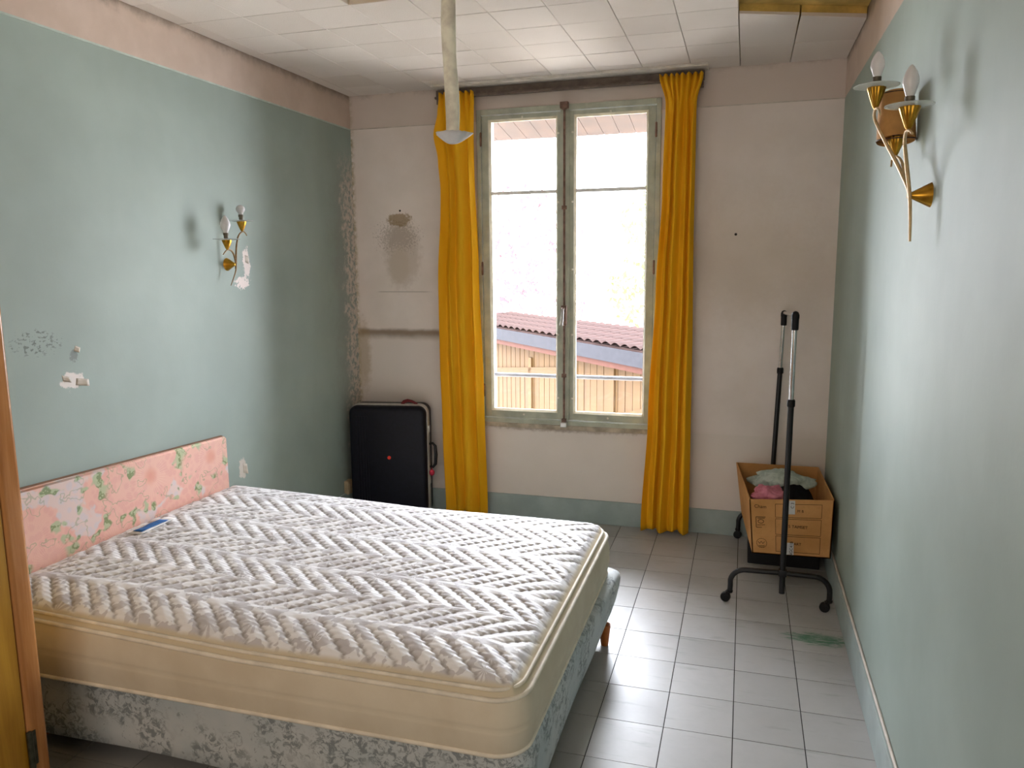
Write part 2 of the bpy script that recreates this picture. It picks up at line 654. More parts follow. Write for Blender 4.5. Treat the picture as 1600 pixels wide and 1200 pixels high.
# ------------------------------------------------------------------ window
def glass_mat():
    m = bpy.data.materials.new('window_glass')
    m.use_nodes = True
    t = m.node_tree
    t.nodes.clear()
    out = t.nodes.new('ShaderNodeOutputMaterial')
    mix = t.nodes.new('ShaderNodeMixShader')
    tr = t.nodes.new('ShaderNodeBsdfTransparent')
    tr.inputs[0].default_value = (0.98, 0.98, 0.98, 1)
    gl = t.nodes.new('ShaderNodeBsdfGlossy')
    gl.inputs['Roughness'].default_value = 0.02
    fr = t.nodes.new('ShaderNodeFresnel')
    fr.inputs[0].default_value = 1.35
    t.links.new(fr.outputs[0], mix.inputs[0])
    t.links.new(tr.outputs[0], mix.inputs[1])
    t.links.new(gl.outputs[0], mix.inputs[2])
    t.links.new(mix.outputs[0], out.inputs[0])
    return m


M_GLASS = glass_mat()
M_RUST = plain('rusty_brown_iron', '#7d6152', 0.55, 0.4, 0.2, var=0.35, scale=30)
M_STEEL = plain('worn_steel', '#b9b7b2', 0.35, 0.5, 0.8)
M_KNOB = plain('cream_plastic', '#ded8c8', 0.4)

win = thing('window_1', None, None, (1.51, 0.0, WZ0))
structure(win)
mb = MB()
fr_w = 0.030
mb.cbox(WX0, -0.012, WZ0, WX0 + fr_w, 0.07, WZ1, .003).cbox(WX1 - fr_w, -0.012, WZ0, WX1, 0.07, WZ1, .003)
mb.cbox(WX0 + fr_w, -0.012, WZ1 - fr_w - .005, WX1 - fr_w, 0.07, WZ1, .003)
mb.cbox(WX0 + fr_w, -0.02, WZ0, WX1 - fr_w, 0.07, WZ0 + fr_w, .004)
sub('window_frame', mb, M_FRAME, win)
zb, zt = WZ0 + fr_w + .004, WZ1 - fr_w - .009
ZBAR = 2.187
for (a, b_, gx0, gx1) in ((WX0 + fr_w + .003, 1.505, 1.004, 1.444), (1.511, WX1 - fr_w - .003, 1.572, 2.016)):
    gz0, gz1 = 0.752, 2.640
    m_ = MB()
    m_.cbox(a, 0.0, zb, gx0 - .008, 0.045, zt, .003).cbox(gx1 + .008, 0.0, zb, b_, 0.045, zt, .003)
    m_.cbox(gx0 - .008, 0.0, zb, gx1 + .008, 0.045, gz0 - .008, .003).cbox(gx0 - .008, 0.0, gz1 + .008, gx1 + .008, 0.045, zt, .003)
    cs = sub('casement', m_, M_FRAME, win)
    m_ = MB()
    O = [(gx0 - .011, gz0 - .011), (gx1 + .011, gz0 - .011), (gx1 + .011, gz1 + .011), (gx0 - .011, gz1 + .011)]
    I = [(gx0 + .003, gz0 + .003), (gx1 - .003, gz0 + .003), (gx1 - .003, gz1 - .003), (gx0 + .003, gz1 - .003)]
    for k in range(4):           # bevelled putty from the face of the casement down to the glass
        k2 = (k + 1) % 4
        a_, b2, c_, d_ = O[k], O[k2], I[k2], I[k]
        m_.hexa([(a_[0], -.002, a_[1]), (b2[0], -.002, b2[1]), (c_[0], .018, c_[1]), (d_[0], .018, d_[1]),
                 (a_[0], .032, a_[1]), (b2[0], .032, b2[1]), (c_[0], .028, c_[1]), (d_[0], .028, d_[1])])
    sub('putty_edge', m_, M_PUTTY, cs, label='cream inner edge around the glass')
    sub('glazing_bar', MB().cbox(gx0, 0.010, ZBAR - .011, gx1, 0.036, ZBAR + .011, .004), M_WHITE, cs, label='white glazing bar')
    sub('pane', MB().box(gx0, 0.022, gz0, gx1, 0.025, ZBAR - .011), M_GLASS, cs)
    sub('pane', MB().box(gx0, 0.022, ZBAR + .011, gx1, 0.025, gz1), M_GLASS, cs)
    # curtain-wire knobs
    inner = gx1 + .018 if gx0 < 1.3 else gx0 - .018
    for z in (2.543, 2.117, 1.69, 1.267, 0.845):
        sub('knob', MB().lathe([(.004, 0), (.004, .006), (.007, .008), (.006, .014), (.001, .016)], (inner, 0, z), (0, -1, 0), 10), M_KNOB, cs, 40)
    for z, xx in ((2.655, (gx0 + gx1) / 2), (0.722, (gx0 + gx1) / 2)):
        sub('knob', MB().lathe([(.004, 0), (.004, .006), (.007, .008), (.006, .014), (.001, .016)], (xx, 0, z), (0, -1, 0), 10), M_KNOB, cs, 40)
    # hinges on the outer stiles
    hx = WX0 + fr_w if gx0 < 1.3 else WX1 - fr_w
    for z in (2.53, 1.70, 0.88):
        sub('hinge', MB().lathe([(.003, -.045), (.007, -.040), (.007, .040), (.003, .045)], (hx, -0.012, z), (0, 0, 1), 10), M_RUST, cs, 40)
# meeting astragal with the espagnolette bolt
sub('astragal', MB().cbox(1.476, -0.018, zb, 1.536, 0.0, zt + .004, .006).cbox(1.490, -0.026, zb + .01, 1.524, -0.018, zt - .01, .003), M_FRAME, win)
bolt = sub('bolt_rod', MB().tube([(1.507, -0.034, 0.69), (1.507, -0.034, 2.70)], 0.0075, 10), M_RUST, win, 60)
for z in (0.70, 1.00, 2.08, 2.69):
    sub('rod_guide', MB().cbox(1.492, -0.044, z - .012, 1.522, -0.024, z + .012, .003), M_RUST, bolt)
sub('keep', MB().cbox(1.480, -0.05, 2.685, 1.534, -0.016, 2.725, .006), M_RUST, bolt)
sub('keep', MB().cbox(1.484, -0.055, 0.655, 1.530, -0.018, 0.690, .006), M_STEEL, bolt)
hd = MB().cbox(1.488, -0.05, 1.33, 1.526, -0.026, 1.46, .006)
hd.lathe([(.006, 0), (.010, .004), (.010, .016), (.006, .022)], (1.507, -0.046, 1.44), (0, -1, 0), 14)
sub('handle_box', hd, M_RUST, win, 40)
hd = MB().tube([(1.507, -0.068, 1.44), (1.506, -0.072, 1.41), (1.502, -0.075, 1.37), (1.497, -0.075, 1.33)], [.006, .008, .010, .012], 12)
sub('handle', hd, M_STEEL, win, 50, label='worn silver lever handle')
# sill board and outside sill
structure(MB().cbox(WX0 - .02, -0.022, WZ0 - .03, WX1 + .02, 0.0, WZ0, .004).build('trim_6', plain('stained_sill_plaster', '#b8ab97', .7, var=.3, scale=12)))

tag(MB().tube([(WX0, 0.30, 0.945), (WX1, 0.30, 0.945)], 0.014, 14).build('window_railing', plain('pale_grey_metal', '#45454a', .5), smooth=60),
    'white tubular safety rail across the outside of the window', 'railing')

# ------------------------------------------------------------------ curtain rail and curtains
rail = thing('curtain_rail', 'brown wooden curtain rail above the window', 'curtain rail', (1.51, -0.1, 2.80))
M_RAIL = plain('dark_brown_rail', '#6f6157', 0.5, var=0.2, scale=20)
sub('rail', MB().cbox(0.655, -0.052, 2.790, 2.355, -0.035, 2.846, .003).cbox(0.655, -0.078, 2.788, 2.355, -0.052, 2.802, .003), M_RAIL, rail)
sub('bracket', MB().cbox(0.665, -0.070, 2.755, 0.69, 0.0, 2.79, .003), M_RAIL, rail)
sub('bracket', MB().cbox(2.325, -0.070, 2.755, 2.35, 0.0, 2.79, .003), M_RAIL, rail)
sub('bracket', MB().cbox(1.50, -0.04, 2.80, 1.53, 0.0, 2.835, .003), M_RAIL, rail)


def curtain_mat():
    m = Mat('yellow_curtain_cloth', 0.8, 0.15)
    c = m.mix(m.step(m.noise(3, 4, vec=m.scaled(3, 3, 0.4)), 0.3, 0.7), lin('#fec62c'), lin('#f5b51a'))
    m.color(c)
    m.bump(m.noise(400, 2, vec=m.scaled(1, 1, 0.3)), 0.1, 0.002)
    tl = m.node('ShaderNodeBsdfTranslucent')
    m.t.links.new(c, tl.inputs[0])
    mx = m.node('ShaderNodeMixShader')
    mx.inputs[0].default_value = 0.18
    out = m.t.nodes['Material Output']
    m.t.links.new(m.b.outputs[0], mx.inputs[1])
    m.t.links.new(tl.outputs[0], mx.inputs[2])
    m.t.links.new(mx.outputs[0], out.inputs[0])
    return m.m


M_CURT = curtain_mat()
M_HEM = M_CURT


def interp(tab, z):
    if z >= tab[0][0]:
        return tab[0][1]
    for (a, va), (b, vb) in zip(tab, tab[1:]):
        if z >= b:
            t = (a - z) / (a - b)
            t = t * t * (3 - 2 * t)
            return va + (vb - va) * t
    return tab[-1][1]


def curtain(name, label, Ltab, Rtab, ztop, zbot, folds, seed, light_side):
    rnd = random.Random(seed)
    ph = [rnd.uniform(-0.5, 0.5) for _ in range(12)]
    am = [rnd.uniform(0.7, 1.2) for _ in range(12)]
    root = thing(name, label, 'curtain', ((Ltab[0][1] + Rtab[0][1]) / 2, -0.1, zbot), 'yellow curtains')

    def fn(u, v):
        z = ztop + (zbot - ztop) * v
        xl, xr_ = interp(Ltab, z), interp(Rtab, z)
        # gathered pleat heading at the top, broad soft folds below
        k = sstep(0.0, 0.10, v)
        uu = u + 0.035 * math.sin(2 * PI * u * 2.0 + ph[0] * 4) * k + 0.012 * math.sin(5 * v + 9 * u)
        x = xl + (xr_ - xl) * min(1, max(0, uu))
        a = folds * u
        i = int(a) % 12
        big = (0.5 + 0.5 * math.cos(2 * PI * a + ph[i] * 0.25 + 0.6 * math.sin(2.2 * v + ph[3] * 6))) ** 0.75
        top = (0.5 + 0.5 * math.cos(2 * PI * (folds + 3) * u)) ** 0.5
        amp = (0.046 * am[i] * (0.75 + 0.35 * v)) * k
        y = -0.086 - amp * big - 0.03 * (1 - k) * top
        y += 0.006 * mnoise.noise(Vector((u * 7, v * 9, seed)))
        z2 = z + (0.012 * top if v == 0 else 0) + (0.010 * math.sin(a * 3 + seed) if v == 1 else 0)
        return (x, y, z2)
    b = MB().grid(150, 90, fn)
    o = sub('cloth', b, M_CURT, root, 180)
    sm = o.modifiers.new('thick', 'SOLIDIFY')
    sm.thickness = 0.0012
    sub('heading_tape', MB().grid(100, 4, lambda u, v: (fn(u, 0.004 + 0.022 * v)[0], fn(u, 0.004 + .022 * v)[1] + 0.004, fn(u, 0.004 + .022 * v)[2])), M_CURT, root, 180)
    return root


curtain('curtain', 'long yellow curtain hanging left of the window beside the suitcase',
        [(2.80, 0.700), (2.70, 0.690), (2.56, 0.662), (2.40, 0.690), (2.2, 0.704), (1.57, 0.674), (1.1, 0.675), (0.6, 0.685), (0.03, 0.70)],
        [(2.80, 0.930), (2.39, 0.932), (1.66, 0.957), (0.93, 0.977), (0.03, 0.990)], 2.808, 0.03, 3.4, 3, 1)
curtain('curtain', 'long yellow curtain hanging right of the window near the clothes rack',
        [(2.82, 2.098), (2.66, 2.138), (2.15, 2.128), (1.57, 2.101), (0.77, 2.069), (0.03, 2.035)],
        [(2.82, 2.352), (2.66, 2.318), (2.14, 2.321), (1.14, 2.332), (0.03, 2.334)], 2.815, 0.025, 4.4, 11, 0)

# ------------------------------------------------------------------ bed: spring base, legs, headboard, mattress
def flower(m, vec, scale, petals):
    """random blossoms in voronoi cells: returns distance, petal wave, cell random"""
    n = m.node('ShaderNodeTexVoronoi')
    m.t.links.new(vec, n.inputs['Vector'])
    n.inputs['Scale'].default_value = scale
    n.inputs['Randomness'].default_value = 0.8
    d = m.node('ShaderNodeVectorMath', operation='SUBTRACT')
    m.t.links.new(vec, d.inputs[0])
    m.t.links.new(n.outputs['Position'], d.inputs[1])
    s = m.node('ShaderNodeSeparateXYZ')
    m.t.links.new(d.outputs[0], s.inputs[0])
    ang = m.ma('ARCTAN2', s.outputs[1], s.outputs[0])
    cr = m.node('ShaderNodeSeparateXYZ')
    m.t.links.new(n.outputs['Color'], cr.inputs[0])
    wave = m.ma('SINE', m.ma('ADD', m.ma('MULTIPLY', ang, petals), m.ma('MULTIPLY', cr.outputs[0], 6)))
    return n.outputs['Distance'], wave, cr.outputs[0], ang


def mattress_top_mat():
    m = Mat('white_damask_quilting', 0.5, 0.4)
    x, y, z = m.xyz()
    v = m.vec(x, y, 0.0)
    d, w, r, a = flower(m, v, 8.5, 11)
    leaf = m.step(m.ma('ADD', m.noise(19, 2, vec=v), m.ma('MULTIPLY', m.noise(50, 3, vec=v), 0.1)), 0.57, 0.585)
    fan = m.ma('MULTIPLY', m.step(d, 0.52, 0.48), m.step(r, 0.42, 0.47))
    pet = m.step(m.ma('ADD', w, m.ma('MULTIPLY', m.step(d, 0.25, 0.45), 0.5)), 0.1, 0.5)
    k = m.ma('MAXIMUM', m.ma('MULTIPLY', fan, m.ma('SUBTRACT', 1.0, m.ma('MULTIPLY', pet, 0.75))),
             m.ma('MULTIPLY', leaf, 0.9))
    c = m.mix(k, lin('#fbfafc'), lin('#d3cfd1'))
    at = m.node('ShaderNodeAttribute', attribute_name='crease_shade')
    c = m.mix(m.ma('MULTIPLY', at.outputs['Fac'], 0.6), c, lin('#8f867c'))  # shade in the quilting creases painted into the cloth colour
    ed = m.node('ShaderNodeAttribute', attribute_name='border')
    c = m.mix(ed.outputs['Fac'], c, lin('#d8cbb0'))
    m.color(c)
    m.bump(m.noise(260, 2), 0.12, 0.002)
    return m.m


def mattress_side_mat():
    m = Mat('cream_mattress_border', 0.75, 0.2)
    m.color(m.mix(m.step(m.noise(5, 4), 0.3, 0.7), lin('#e0d5c0'), lin('#d6c9b2')))
    m.bump(m.noise(200, 2), 0.1, 0.002)
    return m.m


def spring_mat():
    m = Mat('grey_blue_floral_ticking', 0.8, 0.15)
    x, y, z = m.xyz()
    v = m.obj()
    sprig = m.ma('MULTIPLY', m.step(m.noise(5, 2), 0.42, 0.54), m.step(m.noise(36, 5, 0.75, dist=0.8), 0.47, 0.56))
    sprig = m.ma('MAXIMUM', sprig, m.ma('MULTIPLY', m.step(m.noise(15, 4, 0.7, dist=2.0), 0.60, 0.66), 0.75))
    c = m.mix(m.step(m.noise(4, 3), 0.35, 0.7), lin('#cfd3d3'), lin('#bcc6c9'))
    c = m.mix(m.ma('MULTIPLY', sprig, 0.7), c, lin('#6b7376'))
    m.color(c)
    m.bump(m.noise(180, 2), 0.12, 0.002)
    return m.m


def headboard_mat():
    m = Mat('pink_flowered_fabric', 0.8, 0.15)
    x, y, z = m.xyz()
    v = m.vec(y, z, 0.0)
    d, w, r, a = flower(m, v, 4.6, 13)
    blotch = m.noise(11, 4, vec=v)
    c = m.mix(m.step(m.ma('ADD', d, m.ma('MULTIPLY', m.ma('SUBTRACT', blotch, 0.5), 0.5)), 0.68, 0.74), lin('#e6b3a6'), lin('#d9cccb'))
    d2, w2, r2, a2 = flower(m, v, 4.6, 43)
    line = m.ma('MULTIPLY', m.step(w2, 0.45, 0.95), m.step(d, 0.62, 0.2))
    c = m.mix(m.ma('MULTIPLY', line, 0.55), c, lin('#f4dac6'))
    scl = m.voro(34, vec=v)[0]
    c = m.mix(m.ma('MULTIPLY', m.step(scl, 0.35, 0.65), 0.35), c, lin('#f2cbb5'))
    c = m.mix(m.ma('MULTIPLY', m.step(d, 0.26, 0.06), 0.6), c, lin('#dd937c'))
    lf = m.ma('MULTIPLY', m.step(m.noise(9, 2, vec=v), 0.56, 0.60), m.step(d, 0.40, 0.52))
    vein = m.step(m.ma('ABSOLUTE', m.ma('SUBTRACT', m.noise(16, 3, vec=v), 0.5)), 0.02, 0.05)
    lc = m.mix(vein, lin('#7f9466'), lin('#b6c39c'))
    c = m.mix(m.ma('MULTIPLY', lf, 0.9), c, lc)
    edge = m.step(m.ma('ABSOLUTE', m.ma('SUBTRACT', m.noise(7, 3, vec=v), 0.55)), 0.012, 0.004)
    c = m.mix(m.ma('MULTIPLY', edge, 0.5), c, lin('#9aa57f'))
    m.color(c)
    m.bump(m.noise(220, 2), 0.12, 0.002)
    return m.m


M_MT, M_MS, M_SP, M_HD = mattress_top_mat(), mattress_side_mat(), spring_mat(), headboard_mat()
M_PIPE = plain('cream_piping', '#ece3d2', 0.6)
M_LEG = plain('varnished_beech', '#b9682c', 0.35, var=0.15, scale=25)
M_WEB = plain('dark_dust_cover', '#2d2b2a', 0.9)


def rrect(x0, y0, x1, y1, r, n=9):
    P = []
    for cx, cy, a0 in ((x1 - r, y1 - r, 0), (x0 + r, y1 - r, 90), (x0 + r, y0 + r, 180), (x1 - r, y0 + r, 270)):
        for k in range(n):
            a = math.radians(a0 + 90 * k / (n - 1))
            P.append((cx + r * math.cos(a), cy + r * math.sin(a)))
    # add points along straight runs
    out = []
    for i, p in enumerate(P):
        q = P[(i + 1) % len(P)]
        L = math.dist(p, q)
        m_ = max(1, int(L / 0.05))
        for k in range(m_):
            out.append((p[0] + (q[0] - p[0]) * k / m_, p[1] + (q[1] - p[1]) * k / m_))
    return out


def ring_skin(rings):
    n = len(rings[0])
    b = MB()
    for R in rings:
        b.v += R
    for i in range(len(rings) - 1):
        for k in range(n):
            k2 = (k + 1) % n
            b.f.append((i * n + k, i * n + k2, (i + 1) * n + k2, (i + 1) * n + k))
    return b


# spring base ------------------------------------------------------
SX0, SX1, SY0, SY1, SZ0, SZ1 = 0.075, 2.066, -3.00, -1.545, 0.075, 0.335
base = thing('bed_base', 'box spring in grey and pale blue floral ticking on wooden legs under the mattress', 'bed base', (1.09, -2.27, 0))
outl = rrect(SX0, SY0, SX1, SY1, 0.07)
cx_, cy_ = (SX0 + SX1) / 2, (SY0 + SY1) / 2
rings = []
for t, ins in ((0.0, 0.016), (0.04, 0.004), (0.25, 0.0), (0.5, 0.0), (0.75, 0.0), (0.90, 0.0), (0.96, 0.004), (1.0, 0.018), (1.0, 0.08)):
    z = SZ0 + (SZ1 - SZ0) * t
    R = []
    for i, (x, y) in enumerate(outl):
        kx = (SX1 - SX0 - 2 * ins) / (SX1 - SX0)
        ky = (SY1 - SY0 - 2 * ins) / (SY1 - SY0)
        wob = 0.004 * mnoise.noise(Vector((x * 3, y * 3, z * 4)))
        sag = -0.012 * math.sin(7 * x) * math.sin(6 * y) * (1 - t) * 0.5
        yf = (y - SY0) / (SY1 - SY0)
        flare = max(0, (x - cx_) / (SX1 - cx_)) * (0.008 + 0.062 * yf * yf) * math.sin(PI / 2 * t)
        R.append((cx_ + (x - cx_) * kx + wob + flare, cy_ + (y - cy_) * ky + wob, z + sag))
    rings.append(R)
b = ring_skin(rings)
n = len(outl)
b.f.append(tuple((len(rings) - 1) * n + k for k in range(n)))
sub('upholstery', b, M_SP, base, 50)
sub('underside', MB().box(SX0 + .08, SY0 + .08, SZ0 + .002, SX1 - .08, SY1 - .08, SZ0 + .012), M_WEB, base)
for (lx, ly) in ((2.068, -1.66), (2.0, -2.90), (0.17, -1.64), (0.17, -2.90), (1.09, -2.27)):
    sub('leg', MB().lathe([(.016, 0), (.018, .008), (.027, .095), (.027, .10)], (lx, ly, 0), n=16), M_LEG, base, 50)

# headboard ------------------------------------------------------
hb_root = thing('headboard', 'low upholstered headboard in pink flowered fabric against the left wall', 'headboard', (0.03, -2.27, 0))


def hb_pt(u, v):
    return None


b = MB()
y0h, y1h = -2.96, -1.575
bm = bmesh.new()
bmesh.ops.create_cube(bm, size=1)
for v in bm.verts:
    yy = y0h + (v.co.y + .5) * (y1h - y0h)
    ztop = 0.845 + (y1h - yy) * 0.043
    v.co = Vector((0.017 + (v.co.x + .5) * 0.028, yy, 0.20 if v.co.z < 0 else ztop))
bmesh.ops.bevel(bm, geom=bm.edges[:], offset=0.008, segments=3, affect='EDGES')
b.frombm(bm)
sub('padded_panel', b, M_HD, hb_root, 60)
b = MB()
M_BACKING = plain('headboard_backing', '#8f6c55', 0.7)
b.hexa([(0.004, y0h, 0.2), (0.017, y0h, 0.2), (0.017, y1h, 0.2), (0.004, y1h, 0.2),
        (0.004, y0h, 0.907), (0.017, y0h, 0.907), (0.017, y1h, 0.847), (0.004, y1h, 0.847)])
sub('backing_board', b, M_BACKING, hb_root)
for yy in (-1.75, -2.75):
    sub('strut', MB().cbox(0.018, yy - .03, 0, 0.044, yy + .03, 0.22, .004), M_BACKING, hb_root)

# mattress ------------------------------------------------------
MX0, MX1, MY0, MY1, MZ0, MZ1 = 0.060, 2.075, -3.055, -1.575, 0.337, 0.548
mat_root = thing('mattress', 'white quilted double mattress with cream sides lying on the bed base', 'mattress', (1.07, -2.34, MZ0))
def rise(x):      # the head end stands a little higher
    return 0.042 * np.clip(1 - (np.asarray(x) - MX0) / 1.1, 0, 1)


NU, NV = 500, 370
hx_, hy_ = (MX1 - MX0) / 2, (MY1 - MY0) / 2
mcx, mcy = (MX0 + MX1) / 2, (MY0 + MY1) / 2
rc = 0.10
us = np.linspace(-hx_, hx_, NU)
vsn = np.linspace(-hy_, hy_, NV)
UX, VY = np.meshgrid(us, vsn)
AX, AY = np.abs(UX), np.abs(VY)
ca = np.clip((AX - (hx_ - rc)) / rc, 0, 1)
cb = np.clip((AY - (hy_ - rc)) / rc, 0, 1)
inn = (ca > 0) & (cb > 0)
PX = np.where(inn, np.sign(UX) * (hx_ - rc + rc * ca * np.sqrt(1 - cb ** 2 / 2)), UX)
PY = np.where(inn, np.sign(VY) * (hy_ - rc + rc * cb * np.sqrt(1 - ca ** 2 / 2)), VY)
e = np.minimum(hx_ - AX, hy_ - AY)
# herringbone quilting: rows along the bed, channels leaning left and right in turn
ROW, STEP, Y0Q = 0.172, 0.0850, MY0 + 0.030
yq = (PY + mcy - Y0Q) / ROW
rown = np.floor(yq)
fy = yq - rown
odd = (rown % 2) == 1
cq = np.where(odd, (PX + mcx) - (PY + mcy) / 0.92, (PX + mcx) + (PY + mcy) / 0.86)
jit = 0.35 * np.sin(rown * 2.4)
ph = cq / STEP + jit
scal = 0.012 * np.abs(np.sin(PI * (fy * ROW) / 0.022)) - 0.006
ph = ph + scal / STEP
dist = np.abs(ph - np.floor(ph) - 0.5) * STEP * 0.68
lo_, hi_ = np.where(odd, 0.12, -0.2), np.where(odd, 0.84, 0.80)
endd = np.maximum(np.maximum(lo_ - fy, fy - hi_), 0) * ROW
dist = np.sqrt(dist ** 2 + endd ** 2)
Q = 0.0062 * (1 - np.exp(-dist / 0.0042)) + 0.004 * np.clip(dist / 0.028, 0, 1)
crease_dark = np.exp(-(dist / 0.0050) ** 2)  # mask for the painted shade along the quilting creases
border = np.clip((e - 0.024) / 0.035, 0, 1) ** 0.7
ec = np.clip(e / 0.20, 0, 1)
crown = 0.058 * (1 - 0.25 * (PX / hx_) ** 4) * (1 - 0.25 * (PY / hy_) ** 2) * (1 - (1 - ec) ** 2.2)
roll = -0.020 * (1 - np.clip(e / 0.06, 0, 1)) ** 2
rng = np.random.default_rng(4)
low = np.zeros_like(PX)
for _ in range(8):
    kx, ky, p_ = rng.uniform(2, 7), rng.uniform(2, 7), rng.uniform(0, 6)
    low += 0.0012 * np.sin(kx * PX + ky * PY + p_)
PZ = MZ1 - 0.014 + crown + roll + low * np.clip(e / .1, 0, 1) + Q * border + rise(PX + mcx)
co = np.stack([PX + mcx, PY + mcy, PZ], -1).reshape(-1, 3)
idx = np.arange(NU * NV).reshape(NV, NU)
quads = np.stack([idx[:-1, :-1], idx[:-1, 1:], idx[1:, 1:], idx[1:, :-1]], -1).reshape(-1, 4)
me = bpy.data.meshes.new('quilted_top')
me.vertices.add(len(co))
me.vertices.foreach_set('co', co.ravel())
me.loops.add(quads.size)
me.loops.foreach_set('vertex_index', quads.ravel().astype(np.int32))
me.polygons.add(len(quads))
me.polygons.foreach_set('loop_start', np.arange(0, quads.size, 4, dtype=np.int32))
me.update(calc_edges=True)
me.polygons.foreach_set('use_smooth', [True] * len(quads))
att = me.attributes.new('crease_shade', 'FLOAT', 'POINT')
att.data.foreach_set('value', (crease_dark * (border > 0.5)).ravel().astype(np.float32))
att = me.attributes.new('border', 'FLOAT', 'POINT')
att.data.foreach_set('value', np.clip((0.042 - e) / 0.012, 0, 1).ravel().astype(np.float32))
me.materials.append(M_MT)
o = link('quilted_top', me, None)
o.parent = mat_root
o.location = -Vector(mat_root.location)
outl = rrect(MX0, MY0, MX1, MY1, rc, 11)
mz_top = MZ1 - 0.034
rings = []
NR = 22
for i in range(NR + 1):
    t = i / NR
    z = MZ0 + 0.006 + (mz_top - MZ0 - 0.006) * t
    bulge = 0.012 * math.sin(PI * t) - 0.0025 * (abs(math.sin(PI * t * 6)) < 0.28)
    R = []
    for (x, y) in outl:
        seam = 0
        if y < MY0 + .02 and (abs((x - 1.02) % 1.1) < 0.03):
            seam = 0.004
        dx, dy = x - mcx, y - mcy
        R.append((x + bulge * dx / hx_ * (abs(dx) > hx_ - rc) , y + (bulge - seam) * dy / hy_ * (abs(dy) > hy_ - rc), z + float(rise(x)) * t))
    rings.append(R)
b = ring_skin(rings)
n = len(outl)
b.f.append(tuple(reversed(range(n))))
sub('side_border', b, M_MS, mat_root, 50)


def loop_tube(path, z, r, nseg=8, lift=None):
    b = MB()
    n = len(path)
    for i, (x, y) in enumerate(path):
        a, c = path[i - 1], path[(i + 1) % n]
        t = Vector((c[0] - a[0], c[1] - a[1], 0)).normalized()
        nn = Vector((t.y, -t.x, 0))
        for k in range(nseg):
            q = 2 * PI * k / nseg
            b.v.append(tuple(Vector((x, y, z + (float(lift(x)) if lift else 0))) + nn * (r * math.cos(q)) + Vector((0, 0, r * math.sin(q)))))
    for i in range(n):
        j = (i + 1) % n
        for k in range(nseg):
            k2 = (k + 1) % nseg
            b.f.append((i * nseg + k, i * nseg + k2, j * nseg + k2, j * nseg + k))
    return b


sub('piping', loop_tube(outl, mz_top + 0.001, 0.0075, lift=rise), M_PIPE, mat_root, 180)
sub('piping', loop_tube(outl, MZ0 + 0.009, 0.0075), M_PIPE, mat_root, 180)
inset = rrect(MX0 + .018, MY0 + .018, MX1 - .018, MY1 - .018, rc - .015, 11)
sub('stitched_edge', loop_tube(inset, mz_top + 0.0225, 0.006, lift=rise), M_PIPE, mat_root, 180)
# blue woven label near the headboard
M_BLUE = plain('blue_woven_label', '#2f6cae', 0.6, var=.25, scale=60)


def on_top(x, y):
    iu = int(round((x - mcx + hx_) / (2 * hx_) * (NU - 1)))
    iv = int(round((y - mcy + hy_) / (2 * hy_) * (NV - 1)))
    return float(PZ[max(0, iv - 3):iv + 4, max(0, iu - 3):iu + 4].max())


lb = sub('maker_label', MB().grid(10, 6, lambda u, v: (0.205 + 0.065 * v, -2.46 + 0.21 * u, on_top(0.205 + .065 * v, -2.46 + .21 * u) + .003)), M_WHITE, mat_root, 60, label='white and blue woven label')
sm = lb.modifiers.new('thick', 'SOLIDIFY')
sm.thickness = 0.002
sb = MB().grid(10, 5, lambda u, v: (0.212 + 0.045 * v + .006 * u, -2.44 + 0.15 * u, on_top(0.212 + .045 * v + .006 * u, -2.44 + .15 * u) + .0065))
bp = sub('blue_print', sb, M_BLUE, lb, 60)
sm = bp.modifiers.new('thick', 'SOLIDIFY')
sm.thickness = 0.001

# ------------------------------------------------------------------ wardrobe at the left edge
def wood(name, c1, c2, rough=0.3, ax=(14, 14, 0.9)):
    m = Mat(name, rough, 0.45)
    v = m.scaled(*ax)
    g = m.noise(3.0, 5, 0.6, vec=v, dist=0.4)
    m.color(m.mix(m.step(g, 0.3, 0.72), lin(c1), lin(c2)))
    m.bump(m.noise(12, 4, vec=v), 0.06, 0.004)
    return m.m


M_WARD = wood('ochre_varnished_panel', '#b98a2c', '#a47420', 0.35)
M_POST = wood('orange_varnished_wood', '#c08650', '#aa703c', 0.22)
ward = thing('wardrobe', 'tall varnished ochre wooden wardrobe against the left wall before the bed', 'wardrobe', (0.31, -3.85, 0))
WFX, WY1, WY0, WZT = 0.60, -3.252, -4.45, 2.02
sub('side_panel', MB().cbox(0.03, WY1 - .025, 0.06, WFX - .05, WY1 - .004, WZT - .05, .003), M_WARD, ward)
sub('side_panel', MB().cbox(0.03, WY0, 0.06, WFX - .05, WY0 + .02, WZT - .05, .003), M_WARD, ward)
sub('back_panel', MB().box(0.022, WY0, 0.06, 0.03, WY1 - .004, WZT - .05), M_WARD, ward)


def post(y0, y1):
    pr = []
    for (x, y) in rrect(WFX - .05, y0, WFX, y1, 0.016, 7):
        pr.append((x, y))
    b = ring_skin([[(x, y, z) for x, y in pr] for z in (0.0, WZT)])
    n = len(pr)
    b.f += [tuple(range(n)), tuple(n + k for k in range(n))]
    return b


